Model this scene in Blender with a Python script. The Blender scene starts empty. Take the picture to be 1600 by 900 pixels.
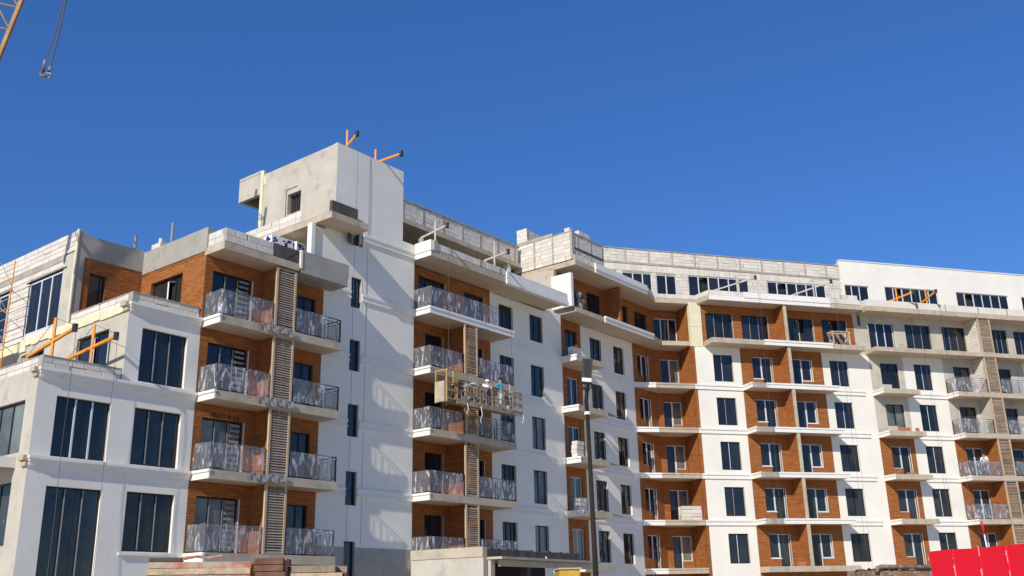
import bpy, bmesh, math, random
from mathutils import Vector, Matrix
random.seed(7)
R = math.radians
sc = bpy.context.scene
C = sc.collection

# ------------------------------------------------------------------ camera
CAM_H = 1.6
f_px, pitch, roll = 1548.16, 0.311703, -0.0222975
cp, sp = math.cos(pitch), math.sin(pitch)
fw = Vector((0, cp, sp)); up0 = Vector((0, -sp, cp)); rt0 = Vector((1, 0, 0))
cr, sr = math.cos(roll), math.sin(roll)
rt = cr*rt0 + sr*up0; up = -sr*rt0 + cr*up0
cam_d = bpy.data.cameras.new('camera'); cam = bpy.data.objects.new('camera', cam_d); C.objects.link(cam)
m = Matrix.Identity(4)
for i, v in enumerate((rt, up, -fw)):
    for j in range(3): m[j][i] = v[j]
m.translation = Vector((0, 0, CAM_H))
cam.matrix_world = m
cam_d.sensor_width = 36; cam_d.lens = f_px/1600*36
cam_d.clip_start = 0.1; cam_d.clip_end = 6000
sc.camera = cam

# ------------------------------------------------------------------ light
SUN_AZ = R(63.4)      # direction the light travels, angle from +X in plan
SUN_EL = R(31)
sx, sy = -math.cos(SUN_AZ), -math.sin(SUN_AZ)
world = bpy.data.worlds.new('World'); sc.world = world; world.use_nodes = True
nt = world.node_tree; nt.nodes.clear()
sky = nt.nodes.new('ShaderNodeTexSky'); sky.sky_type = 'NISHITA'; sky.sun_disc = False
sky.sun_elevation = SUN_EL
sky.sun_rotation = math.atan2(sx, sy)
sky.altitude = 0; sky.air_density = 1.0; sky.dust_density = 0.0; sky.ozone_density = 10.0
bg = nt.nodes.new('ShaderNodeBackground'); bg.inputs[1].default_value = 0.124
wo = nt.nodes.new('ShaderNodeOutputWorld')
ga = nt.nodes.new('ShaderNodeGamma'); ga.inputs[1].default_value = .75
hs = nt.nodes.new('ShaderNodeHueSaturation'); hs.inputs['Saturation'].default_value = 1.20; hs.inputs['Hue'].default_value = .514
nt.links.new(sky.outputs[0], ga.inputs[0]); nt.links.new(ga.outputs[0], hs.inputs['Color']); nt.links.new(hs.outputs[0], bg.inputs[0]); nt.links.new(bg.outputs[0], wo.inputs[0])
sd = bpy.data.lights.new('sun', 'SUN'); sd.energy = 2.8; sd.angle = R(0.5); sd.color = (1, .955, .88)
so = bpy.data.objects.new('sun', sd); C.objects.link(so)
ld = Vector((math.cos(SUN_AZ)*math.cos(SUN_EL), math.sin(SUN_AZ)*math.cos(SUN_EL), -math.sin(SUN_EL)))
so.rotation_euler = ld.to_track_quat('-Z', 'Y').to_euler(); so.location = (-20, -20, 60)
sc.view_settings.view_transform = 'Standard'; sc.view_settings.look = 'None'
sc.view_settings.exposure = 0.63; sc.view_settings.gamma = 1

# ------------------------------------------------------------------ materials
MAT = {}
def node(nt, t, **k):
    n = nt.nodes.new(t)
    for a, v in k.items():
        if a.startswith('i_'): n.inputs[a[2:].replace('_', ' ')].default_value = v
        else: setattr(n, a, v)
    return n
def base(name, col, rough=.8, spec=.3, **k):
    mt = bpy.data.materials.new(name); mt.use_nodes = True
    b = mt.node_tree.nodes['Principled BSDF']
    b.inputs['Base Color'].default_value = (*col, 1); b.inputs['Roughness'].default_value = rough
    b.inputs['Specular IOR Level'].default_value = spec
    for a, v in k.items(): b.inputs[a.replace('_', ' ')].default_value = v
    MAT[name] = mt
    return mt, mt.node_tree, b
def tint(nt, b, col, amt, scale, scale2=None, streak=False, dirt=None, bump=0.0, bscale=60, island=0.0):
    """noise-driven variation of the thing's own colour, plus fine relief"""
    L = nt.links
    tc = node(nt, 'ShaderNodeTexCoord')
    mp = node(nt, 'ShaderNodeMapping'); L.new(tc.outputs['Object'], mp.inputs[0])
    if streak: mp.inputs['Scale'].default_value = (1, 1, .12)
    n1 = node(nt, 'ShaderNodeTexNoise', i_Scale=scale, i_Detail=5.0, i_Roughness=.6); L.new(mp.outputs[0], n1.inputs[0])
    rp = node(nt, 'ShaderNodeMapRange'); rp.inputs[1].default_value = .3; rp.inputs[2].default_value = .7
    rp.inputs[3].default_value = 1-amt; rp.inputs[4].default_value = 1+amt; L.new(n1.outputs[0], rp.inputs[0])
    mu = node(nt, 'ShaderNodeVectorMath', operation='SCALE'); mu.inputs[0].default_value = col
    L.new(rp.outputs[0], mu.inputs['Scale'])
    out = mu.outputs[0]
    if dirt:
        dc, lo, hi, ds = dirt
        n2 = node(nt, 'ShaderNodeTexNoise', i_Scale=ds, i_Detail=8.0, i_Roughness=.65); L.new(mp.outputs[0], n2.inputs[0])
        r2 = node(nt, 'ShaderNodeMapRange'); r2.inputs[1].default_value = lo; r2.inputs[2].default_value = hi
        L.new(n2.outputs[0], r2.inputs[0])
        mx = node(nt, 'ShaderNodeMix', data_type='RGBA'); L.new(r2.outputs[0], mx.inputs[0])
        L.new(out, mx.inputs[6]); mx.inputs[7].default_value = (*dc, 1); out = mx.outputs[2]
    if island:
        oi = node(nt, 'ShaderNodeObjectInfo'); ge = node(nt, 'ShaderNodeNewGeometry')
        ad = node(nt, 'ShaderNodeMath', operation='ADD'); L.new(oi.outputs['Random'], ad.inputs[0]); L.new(ge.outputs['Random Per Island'], ad.inputs[1])
        fr = node(nt, 'ShaderNodeMath', operation='FRACT'); L.new(ad.outputs[0], fr.inputs[0])
        r3 = node(nt, 'ShaderNodeMapRange'); r3.inputs[3].default_value = 1-island; r3.inputs[4].default_value = 1+island*.4
        L.new(fr.outputs[0], r3.inputs[0])
        m3 = node(nt, 'ShaderNodeVectorMath', operation='SCALE'); L.new(out, m3.inputs[0]); L.new(r3.outputs[0], m3.inputs['Scale']); out = m3.outputs[0]
    L.new(out, b.inputs['Base Color'])
    if bump:
        n3 = node(nt, 'ShaderNodeTexNoise', i_Scale=bscale, i_Detail=4.0); L.new(tc.outputs['Object'], n3.inputs[0])
        bp = node(nt, 'ShaderNodeBump', i_Strength=bump, i_Distance=.02); L.new(n3.outputs[0], bp.inputs['Height'])
        L.new(bp.outputs[0], b.inputs['Normal'])
    return mp
def simple(name, col, amt=.08, scale=1.5, rough=.85, spec=.3, **k):
    mt, nt, b = base(name, col, rough, spec); tint(nt, b, col, amt, scale, **k); return mt
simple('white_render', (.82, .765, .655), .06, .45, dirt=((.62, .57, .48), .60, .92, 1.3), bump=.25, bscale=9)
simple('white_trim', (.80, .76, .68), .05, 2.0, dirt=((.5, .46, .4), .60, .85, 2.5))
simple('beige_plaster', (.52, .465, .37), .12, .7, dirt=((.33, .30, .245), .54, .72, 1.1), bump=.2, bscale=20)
simple('concrete', (.40, .36, .29), .2, 1.2, streak=True, dirt=((.25, .23, .20), .5, .75, 1.5), bump=.3, bscale=15)
simple('grey_concrete', (.37, .34, .285), .10, .8, dirt=((.25, .24, .22), .5, .8, 2.0), bump=.25, bscale=15)
simple('dark_concrete', (.10, .088, .07), .35, 3.0, streak=True, dirt=((.22, .20, .165), .58, .75, 3.0), bump=.4, bscale=15)
simple('slab_raw', (.50, .415, .30), .12, 1.5, dirt=((.33, .28, .22), .5, .75, 2.0), bump=.3, bscale=20)
simple('soffit', (.56, .45, .33), .06, .5)
simple('block_white', (.72, .65, .55), .06, 2.0, dirt=((.55, .5, .43), .6, .85, 3.0), bump=.3, bscale=40, island=.14)
simple('mortar', (.42, .37, .30), .2, 3.0, bump=.4, bscale=30)
simple('foam_yellow', (.76, .68, .45), .08, 1.0, dirt=((.6, .55, .4), .5, .8, 1.5))
simple('dark_frame', (.018, .019, .022), .1, 2.0, rough=.4)
simple('pale_frame', (.62, .66, .70), .05, 2.0, rough=.4)
simple('white_frame', (.72, .73, .73), .05, 2.0, rough=.4)
simple('iron', (.022, .022, .024), .2, 2.0, rough=.5)
simple('wood_tan', (.50, .37, .23), .2, 2.0, streak=True)
simple('slat_wood', (.40, .29, .19), .2, 2.0, island=.25)
simple('slat_film', (.36, .29, .22), .2, 2.0, island=.15)
simple('orange_paint', (.80, .30, .035), .15, 3.0, rough=.5, dirt=((.45, .25, .12), .6, .8, 4))
simple('tan_metal', (.48, .43, .36), .2, 3.0, rough=.6)
simple('platform_metal', (.33, .26, .17), .3, 3.0, dirt=((.16, .10, .06), .5, .7, 5))
simple('yellow_steel', (.44, .29, .11), .25, 2.0, rough=.6)
simple('lamp_grey', (.06, .063, .065), .1, 2.0, rough=.7, spec=.15)
simple('pole_paint', (.035, .027, .022), .3, 2.0, streak=True, rough=.8, spec=.1)
simple('rope', (.11, .10, .10), .1, 2.0)
simple('steel', (.30, .28, .27), .2, 8.0, rough=.45)
simple('rust', (.22, .12, .07), .35, 4.0, dirt=((.30, .26, .22), .5, .6, 5))
simple('red_sheet', (.84, .006, .022), .04, .8, rough=.45, spec=.3, dirt=((.8, .25, .22), .72, .85, 3.0))
simple('lumber', (.52, .38, .25), .3, 5.0, island=.4, dirt=((.25, .17, .10), .55, .75, 7), bump=.5, bscale=25)
simple('lumber_red', (.48, .17, .11), .3, 3.0, dirt=((.5, .4, .28), .45, .6, 4))
simple('lumber_dark', (.16, .08, .05), .4, 6.0)
simple('ground_dirt', (.50, .45, .36), .2, .3, bump=.5, bscale=4)
simple('skin', (.45, .26, .18), .03, 3.0)
simple('shirt_blue', (.05, .32, .48), .1, 8.0)
simple('shirt_white', (.75, .74, .72), .06, 8.0)
simple('trousers_grey', (.10, .11, .14), .1, 8.0)
simple('trousers_pale', (.55, .50, .46), .1, 8.0)
simple('hair_dark', (.02, .015, .012), .1, 8.0)
simple('pack_white', (.8, .8, .82), .04, 5.0, rough=.4)
simple('pack_purple', (.035, .02, .12), .1, 5.0, rough=.4)
simple('pack_green', (.30, .45, .10), .1, 5.0, rough=.4)
simple('crane_paint', (.36, .20, .055), .25, 2.0, rough=.6)
simple('machine_yellow', (.58, .34, .04), .1, 5.0, rough=.45)
simple('grey_sack', (.30, .27, .24), .2, 6.0)
simple('hollow_brick', (.48, .17, .08), .2, 6.0)
simple('scuffed_paint', (.78, .42, .40), .2, 9.0)
simple('graffiti', (.06, .02, .01), .1, 6.0)
simple('shade_black', (.035, .032, .03), .1, 1.0)  # near-black base puts the shade of unlit interiors into the colour
simple('opposite_wall', (.55, .50, .40), .1, .6)

def brown_mat():
    mt, nt, b = base('brown_cladding', (.4, .12, .035), .8, .2)
    L = nt.links
    tc = node(nt, 'ShaderNodeTexCoord'); sp_ = node(nt, 'ShaderNodeSeparateXYZ'); L.new(tc.outputs['Object'], sp_.inputs[0])
    ad = node(nt, 'ShaderNodeMath', operation='ADD'); L.new(sp_.outputs[0], ad.inputs[0]); L.new(sp_.outputs[1], ad.inputs[1])
    cb = node(nt, 'ShaderNodeCombineXYZ'); L.new(ad.outputs[0], cb.inputs[0]); L.new(sp_.outputs[2], cb.inputs[1])
    br = node(nt, 'ShaderNodeTexBrick'); br.offset = .5; br.offset_frequency = 2
    br.inputs['Scale'].default_value = 1.0; br.inputs['Brick Width'].default_value = .5; br.inputs['Row Height'].default_value = .1
    br.inputs['Mortar Size'].default_value = .009; br.inputs['Mortar Smooth'].default_value = .3; br.inputs['Bias'].default_value = 0
    br.inputs['Color1'].default_value = (.41, .150, .043, 1); br.inputs['Color2'].default_value = (.31, .108, .030, 1)
    br.inputs['Mortar'].default_value = (.13, .046, .016, 1)
    L.new(cb.outputs[0], br.inputs['Vector'])
    mp = node(nt, 'ShaderNodeMapping'); mp.inputs['Scale'].default_value = (1.5, 1.5, 6); L.new(tc.outputs['Object'], mp.inputs[0])
    n = node(nt, 'ShaderNodeTexNoise', i_Scale=1.5, i_Detail=6.0, i_Roughness=.65); L.new(mp.outputs[0], n.inputs[0])
    r = node(nt, 'ShaderNodeMapRange'); r.inputs[1].default_value = .3; r.inputs[2].default_value = .7; r.inputs[3].default_value = .8; r.inputs[4].default_value = 1.2
    L.new(n.outputs[0], r.inputs[0])
    s = node(nt, 'ShaderNodeVectorMath', operation='SCALE'); L.new(br.outputs[0], s.inputs[0]); L.new(r.outputs[0], s.inputs['Scale'])
    L.new(s.outputs[0], b.inputs['Base Color'])
    bp = node(nt, 'ShaderNodeBump', i_Strength=.5, i_Distance=.01); bp.invert = True
    L.new(br.outputs['Fac'], bp.inputs['Height']); L.new(bp.outputs[0], b.inputs['Normal'])
brown_mat()
def glass_mat(name, col, ior=1.75):
    mt, nt, b = base(name, col, .03, .5); L = nt.links
    b.inputs['IOR'].default_value = ior
    tc = node(nt, 'ShaderNodeTexCoord')
    oi = node(nt, 'ShaderNodeObjectInfo')
    n = node(nt, 'ShaderNodeTexNoise', i_Scale=1.1, i_Detail=1.0); n.noise_dimensions = '4D'
    L.new(tc.outputs['Object'], n.inputs[0])
    m1 = node(nt, 'ShaderNodeMath', operation='MULTIPLY'); L.new(oi.outputs['Random'], m1.inputs[0]); m1.inputs[1].default_value = 30; L.new(m1.outputs[0], n.inputs['W'])
    bp = node(nt, 'ShaderNodeBump', i_Strength=.5, i_Distance=.04); L.new(n.outputs[0], bp.inputs['Height']); L.new(bp.outputs[0], b.inputs['Normal'])
    # small stuck labels and paint specks
    v = node(nt, 'ShaderNodeTexVoronoi', i_Scale=2.6); v.voronoi_dimensions = '4D'; L.new(tc.outputs['Object'], v.inputs['Vector']); L.new(m1.outputs[0], v.inputs['W'])
    lt = node(nt, 'ShaderNodeMath', operation='LESS_THAN'); L.new(v.outputs['Distance'], lt.inputs[0]); lt.inputs[1].default_value = .055
    n2 = node(nt, 'ShaderNodeTexNoise', i_Scale=.9, i_Detail=3.0); L.new(tc.outputs['Object'], n2.inputs[0])
    r = node(nt, 'ShaderNodeMapRange'); r.inputs[1].default_value = .3; r.inputs[2].default_value = .75; r.inputs[3].default_value = .5; r.inputs[4].default_value = 1.9
    n2.noise_dimensions = '4D'; L.new(m1.outputs[0], n2.inputs['W']); pw = node(nt, 'ShaderNodeMath', operation='POWER'); L.new(oi.outputs['Random'], pw.inputs[0]); pw.inputs[1].default_value = 2.5
    ma = node(nt, 'ShaderNodeMath', operation='MULTIPLY_ADD'); L.new(pw.outputs[0], ma.inputs[0]); ma.inputs[1].default_value = .3; L.new(n2.outputs[0], ma.inputs[2]); L.new(ma.outputs[0], r.inputs[0]); r.clamp = False
    s = node(nt, 'ShaderNodeVectorMath', operation='SCALE'); s.inputs[0].default_value = col; L.new(r.outputs[0], s.inputs['Scale'])
    mx = node(nt, 'ShaderNodeMix', data_type='RGBA'); L.new(lt.outputs[0], mx.inputs[0]); L.new(s.outputs[0], mx.inputs[6]); mx.inputs[7].default_value = (.6, .6, .58, 1)
    L.new(mx.outputs[2], b.inputs['Base Color'])
glass_mat('glass', (.010, .012, .015), 1.58)
glass_mat('glass_dusty', (.022, .023, .021), 1.45)
glass_mat('glass_olive', (.10, .105, .085), 1.5)
def film_mat():
    mt, nt, b = base('plastic_film', (.85, .86, .9), .18, .6); L = nt.links
    b.inputs['Base Color'].default_value = (.86, .87, .90, 1)
    tc = node(nt, 'ShaderNodeTexCoord'); mp = node(nt, 'ShaderNodeMapping'); mp.inputs['Scale'].default_value = (2.2, 2.2, .6); mp.inputs['Rotation'].default_value = (.25, .3, 0)
    L.new(tc.outputs['Object'], mp.inputs[0])
    n = node(nt, 'ShaderNodeTexNoise', i_Scale=2.2, i_Detail=6.0, i_Roughness=.6, i_Distortion=1.2); L.new(mp.outputs[0], n.inputs[0])
    r = node(nt, 'ShaderNodeMapRange'); r.inputs[1].default_value = .52; r.inputs[2].default_value = .72; r.inputs[3].default_value = .12; r.inputs[4].default_value = .80
    L.new(n.outputs[0], r.inputs[0])
    tr = node(nt, 'ShaderNodeBsdfTransparent'); tr.inputs[0].default_value = (.95, .95, .97, 1)
    mx = node(nt, 'ShaderNodeMixShader'); L.new(r.outputs[0], mx.inputs[0]); L.new(tr.outputs[0], mx.inputs[1]); L.new(b.outputs[0], mx.inputs[2])
    bp = node(nt, 'ShaderNodeBump', i_Strength=.8, i_Distance=.05); L.new(n.outputs[0], bp.inputs['Height']); L.new(bp.outputs[0], b.inputs['Normal'])
    L.new(mx.outputs[0], nt.nodes['Material Output'].inputs[0])
film_mat()

# ------------------------------------------------------------------ frames and helpers
def Z(l): return -2.4031 + 3.1*l
class Frame:
    """local x along the wall, local -y outward, z up"""
    def __init__(s, ox, oy, ang):
        s.M = Matrix.Translation((ox, oy, 0)) @ Matrix.Rotation(ang, 4, 'Z'); s.a = ang
    def at(s, x, w, z): return s.M @ Vector((x, -w, z))
D1, D2 = R(51.7), R(16.4)
O1 = Vector((-5.05, 48.62)); O2 = Vector((12.62, 68.1))
u1 = Vector((math.cos(D1), math.sin(D1))); n1 = Vector((math.sin(D1), -math.cos(D1)))
u2 = Vector((math.cos(D2), math.sin(D2))); n2 = Vector((math.sin(D2), -math.cos(D2)))
F1 = Frame(O1.x, O1.y, D1); F2 = Frame(O2.x, O2.y, D2)
def side1(s): p = O1+u1*s; return Frame(p.x, p.y, D1-R(90))     # faces left (-s); local x = w
def side2(s): p = O2+u2*s; return Frame(p.x, p.y, D2-R(90))
WM = {}
def link(o, world_m, parent=None):
    C.objects.link(o)
    if parent is not None:
        o.parent = parent; o.matrix_basis = WM[parent.name].inverted() @ world_m
    else: o.matrix_basis = world_m
    WM[o.name] = world_m.copy(); return o
def empty(name, loc, rz=0, **props):
    o = bpy.data.objects.new(name, None); link(o, Matrix.Translation(loc) @ Matrix.Rotation(rz, 4, 'Z'))
    o.empty_display_size = .3
    for k, v in props.items(): o[k] = v
    return o
class MB:
    def __init__(s): s.v = []; s.f = []
    def hexa(s, p):
        b = len(s.v); s.v += [tuple(q) for q in p]
        s.f += [(b, b+3, b+2, b+1), (b+4, b+5, b+6, b+7), (b, b+1, b+5, b+4), (b+1, b+2, b+6, b+5), (b+2, b+3, b+7, b+6), (b+3, b, b+4, b+7)]
        return s
    def box(s, x0, x1, y0, y1, z0, z1):
        return s.hexa([(x0, y0, z0), (x1, y0, z0), (x1, y1, z0), (x0, y1, z0), (x0, y0, z1), (x1, y0, z1), (x1, y1, z1), (x0, y1, z1)])
    def wb(s, x0, x1, w0, w1, l0, l1):      # wall-frame box: w outward, levels
        return s.box(x0, x1, -w1, -w0, Z(l0), Z(l1))
    def bar(s, a, b, r, r2=None, up=Vector((0, 0, 1))):
        a, b = Vector(a), Vector(b); d = (b-a).normalized()
        if abs(d.dot(up)) > .98: up = Vector((0, 1, 0))
        x = d.cross(up).normalized(); y = x.cross(d).normalized(); r2 = r if r2 is None else r2
        P = []
        for q in (a, b):
            for i, j in ((-1, -1), (1, -1), (1, 1), (-1, 1)): P.append(q + x*r*i + y*r2*j)
        return s.hexa(P)
    def tube(s, pts, r, n=8, cap=True):
        pts = [Vector(p) for p in pts]; rs = r if isinstance(r, (list, tuple)) else [r]*len(pts)
        b0 = len(s.v)
        for i, p in enumerate(pts):
            d = (pts[min(i+1, len(pts)-1)]-pts[max(i-1, 0)]).normalized()
            u = Vector((0, 0, 1)) if abs(d.z) < .95 else Vector((1, 0, 0))
            x = d.cross(u).normalized(); y = d.cross(x).normalized()
            for k in range(n):
                t = 2*math.pi*k/n; s.v.append(tuple(p + x*rs[i]*math.cos(t) + y*rs[i]*math.sin(t)))
        for i in range(len(pts)-1):
            for k in range(n):
                a = b0+i*n+k; b = b0+i*n+(k+1) % n; s.f.append((a, b, b+n, a+n))
        if cap: s.f.append(tuple(b0+k for k in range(n))[::-1]); s.f.append(tuple(b0+(len(pts)-1)*n+k for k in range(n)))
        return s
    def prism(s, poly, z0, z1):             # poly: plan points ccw
        b = len(s.v); n = len(poly)
        s.v += [(p[0], p[1], z0) for p in poly] + [(p[0], p[1], z1) for p in poly]
        s.f.append(tuple(range(b, b+n))[::-1]); s.f.append(tuple(range(b+n, b+2*n)))
        for i in range(n): j = (i+1) % n; s.f.append((b+i, b+j, b+n+j, b+n+i))
        return s
    def mesh(s, name, mat, smooth=False):
        me = bpy.data.meshes.new(name); me.from_pydata(s.v, [], s.f); me.materials.append(MAT[mat])
        if smooth: me.shade_smooth()
        me.update(); return me
    def build(s, name, mat, frame=None, parent=None, smooth=False, **props):
        o = bpy.data.objects.new(name, s.mesh(name, mat, smooth))
        M_ = frame.M if isinstance(frame, Frame) else (frame if frame is not None else (WM[parent.name] if parent else Matrix.Identity(4)))
        link(o, M_, parent)
        for k, v in props.items(): o[k] = v
        return o
def fix(me):
    bm = bmesh.new(); bm.from_mesh(me); bmesh.ops.recalc_face_normals(bm, faces=bm.faces); bm.to_mesh(me); bm.free()
def inst(name, me, frame, x, w, z, parent, ry=0):
    o = bpy.data.objects.new(name, me)
    link(o, frame.M @ Matrix.Translation((x, -w, z)) @ Matrix.Rotation(ry, 4, 'Y'), parent); return o

def wall(name, fr, x0, x1, l0, l1, w, holes, mat, parent, t=.3, **props):
    """a wall sheet t thick with real openings; holes = (x0,x1,l0,l1)"""
    xs = sorted({x0, x1, *[min(max(h[i], x0), x1) for h in holes for i in (0, 1)]})
    ls = sorted({l0, l1, *[min(max(h[i], l0), l1) for h in holes for i in (2, 3)]})
    xs = [x for x in xs]; nx, nl = len(xs)-1, len(ls)-1
    def solid(i, j):
        if i < 0 or j < 0 or i >= nx or j >= nl: return False
        cx, cl = (xs[i]+xs[i+1])/2, (ls[j]+ls[j+1])/2
        return not any(h[0] < cx < h[1] and h[2] < cl < h[3] for h in holes)
    mb = MB(); idx = {}
    def V(i, j, k):
        if (i, j, k) not in idx:
            idx[i, j, k] = len(mb.v); mb.v.append((xs[i], -w + (t if k else 0), Z(ls[j])))
        return idx[i, j, k]
    for i in range(nx):
        for j in range(nl):
            if not solid(i, j): continue
            mb.f.append((V(i, j, 0), V(i+1, j, 0), V(i+1, j+1, 0), V(i, j+1, 0)))
            mb.f.append((V(i, j, 1), V(i, j+1, 1), V(i+1, j+1, 1), V(i+1, j, 1)))
            if not solid(i-1, j): mb.f.append((V(i, j, 0), V(i, j+1, 0), V(i, j+1, 1), V(i, j, 1)))
            if not solid(i+1, j): mb.f.append((V(i+1, j, 0), V(i+1, j, 1), V(i+1, j+1, 1), V(i+1, j+1, 0)))
            if not solid(i, j-1): mb.f.append((V(i, j, 0), V(i, j, 1), V(i+1, j, 1), V(i+1, j, 0)))
            if not solid(i, j+1): mb.f.append((V(i, j+1, 0), V(i+1, j+1, 0), V(i+1, j+1, 1), V(i, j+1, 1)))
    return mb.build(name, mat, fr, parent, **props)

_wc = {}
def window_meshes(wd, h, bars, frame_mat, glass):
    """origin lower left front corner of the opening; y inward"""
    key = (round(wd, 2), round(h, 2), tuple(bars), frame_mat, glass)
    if key in _wc: return _wc[key]
    T = .055; y0, y1 = 0, .07
    mb = MB(); xs = [0]+[b*wd for b in bars]+[wd]
    mb.box(0, wd, y0, y1, 0, T); mb.box(0, wd, y0, y1, h-T, h)
    for i, x in enumerate(xs):
        a = x if i == 0 else (x-T if i == len(xs)-1 else x-T/2*1.3)
        b = a+T*(1 if i in (0, len(xs)-1) else 1.3)
        mb.box(a, b, y0+(.001 if 0 < i < len(xs)-1 else 0), y1, T, h-T)
    fm = mb.mesh('window_frame', frame_mat)
    panes = []
    for a, b in zip(xs[:-1], xs[1:]):
        e = .045
        # sash edge + pane
        p = MB().box(0, b-a-2*e, 0, .02, 0, h-2*e).mesh('pane', glass)
        panes.append((p, a+e, e, b-a, h))
    _wc[key] = (fm, panes); return _wc[key]
nwin = [0]
def window(fr, x0, x1, l0, l1, w, bars=(.5,), frame='dark_frame', glass='glass', parent=None, rec=.13, name='window', opened=None, mull=None):
    """window set back `rec` in its wall"""
    wd, h = x1-x0, (l1-l0)*3.1
    fm, panes = window_meshes(wd, h, bars, frame, glass)
    o = inst(name, fm, fr, x0, w-rec, Z(l0), parent)
    nwin[0] += 1
    if mull:
        for b_ in bars: MB().box(wd*b_-.012, wd*b_+.026, -.02, -.001, .06, h-.06).build('mullion', mull, o.matrix_basis if False else WM[o.name], o)
    for i, (p, dx, dz, pw, ph) in enumerate(panes):
        if opened == i:                      # open sash: dark opening and the sash turned inward
            s = MB().box(0, pw-.1, 0, .05, 0, .06).box(0, pw-.1, 0, .05, ph-.16, ph-.1).box(0, .06, .001, .049, .06, ph-.16).box(pw-.16, pw-.1, .001, .049, .06, ph-.16)
            so_ = bpy.data.objects.new('open_sash', s.mesh('open_sash', 'white_frame'))
            link(so_, fr.M @ Matrix.Translation((x0+dx, -(w-rec)+.03, Z(l0)+dz)) @ Matrix.Rotation(R(38), 4, 'Z'), o)
            continue
        q = bpy.data.objects.new('pane', p); link(q, fr.M @ Matrix.Translation((x0+dx, -(w-rec)+.03, Z(l0)+dz)), o)
    return o

_bc = {}
NB = [0]
def block_mesh(L_, h, t):
    k = (round(L_, 2), round(h, 2), t)
    if k not in _bc:
        c = .012
        mb = MB().box(0, k[0], 0, t, 0, k[1])
        me = mb.mesh('block', 'block_white'); bm = bmesh.new(); bm.from_mesh(me)
        bmesh.ops.bevel(bm, geom=[e for e in bm.edges], offset=c, segments=1, affect='EDGES'); bm.to_mesh(me); bm.free(); _bc[k] = me
    return _bc[k]
def blocks(fr, x0, x1, l0, l1, w, parent, holes=(), BL=.6, BH=.25, single=True, vert=False, name='block', rough=.006, backing=True, back_mat='mortar', thick=.2, miss=.0):
    """courses of aerated blocks in front of a mortar backing; parent is the part they belong to"""
    z0, z1 = Z(l0), Z(l1); g = .016
    joined = MB()
    if vert: BL, BH = BH, .55
    n = max(1, round((z1-z0)/BH)); BHh = (z1-z0)/n
    for r in range(n):
        za, zb = z0+r*BHh, z0+(r+1)*BHh
        ivs = [(x0, x1)]
        for h in holes:
            ha, hb = Z(h[2]), Z(h[3])
            if min(zb, hb)-max(za, ha) > .3*BHh:
                nv = []
                for a, b in ivs:
                    if h[1] <= a or h[0] >= b: nv.append((a, b)); continue
                    if h[0] > a: nv.append((a, h[0]))
                    if h[1] < b: nv.append((h[1], b))
                ivs = nv
        for a, b in ivs:
            x = a - (random.random()*.5+.1)*BL
            while x < b:
                xa, xb = max(x, a), min(x+BL, b); x += BL
                if xb-xa < .06 or random.random() < miss: continue
                if random.random() < .16: xb -= random.choice((.03, .045, .06))
                L_ = round(xb-xa-g, 2)
                if L_ < .04: continue
                y = -w + random.uniform(-rough, rough); t = thick
                hh = BHh-g
                if random.random() < .06: hh -= random.uniform(.01, .04)
                if single and NB[0] < 300:
                    NB[0] += 1
                    o = bpy.data.objects.new(name, block_mesh(L_, round(hh, 2), t))
                    link(o, fr.M @ Matrix.Translation((xa+g/2, y, za+g/2)), parent)
                else:
                    joined.box(xa+g/2, xb-g/2, y, y+t, za+g/2, za+g/2+hh)
    if joined.v: joined.build('block_courses', 'block_white', fr, parent, kind='stuff')
def block_wall(name, fr, x0, x1, l0, l1, w, parent, holes=(), t=.25, **k):
    p = wall(name, fr, x0, x1, l0, l1, w-.018, holes, 'mortar', parent, t=t)
    blocks(fr, x0, x1, l0, l1, w, p, holes=holes, **k); return p

def moulding(fr, x0, x1, l, w, parent, d=.09, name='cornice', mat='white_trim'):
    z = Z(l); mb = MB()
    mb.box(x0, x1, -w-d, -w+.01, z-.11, z); mb.box(x0, x1, -w-d*.45, -w+.01, z-.27, z-.11); mb.box(x0, x1, -w-d*.9, -w+.01, z-.36, z-.27)
    return mb.build(name, mat, fr, parent)
def slab(fr, x0, x1, w0, w1, l, parent, t=.33, front='slab_raw', left='white_trim', split=None, rag=False):
    """cantilever slab; soffit part, edge trims as sub-parts"""
    z = Z(l)
    o = MB().box(x0+.05, x1, -w1+.05, -w0, z-t, z-.004).build('balcony_slab', 'soffit', fr, parent)
    def trim(nm, mat, xa, xb, ya, yb, lip=True, z1=z):
        mb = MB(); mb.box(xa, xb, ya, yb, z1-t-.02, z1-.10)
        if lip:
            if nm == 'front_trim': mb.box(xa, xb, ya-.045, yb, z1-.10, z1+.012)
            else: mb.box(xa-.045, xb, ya-.045, yb, z1-.10, z1+.012)
        else: mb.box(xa, xb, ya+.02, yb, z1-.10, z1+.006)
        return mb.build(nm, mat, fr, o)
    trim('end_trim', left, x0-.01, x0+.05, -w1, -w0, lip=left == 'white_trim')
    xs = x0+.05 if split is None else split
    if split is not None: trim('front_trim', 'concrete', x0+.05, split, -w1+.02, -w1+.05, lip=False)
    trim('front_trim', front, xs, x1, -w1, -w1+.05, lip=front == 'white_trim')
    return o

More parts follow.
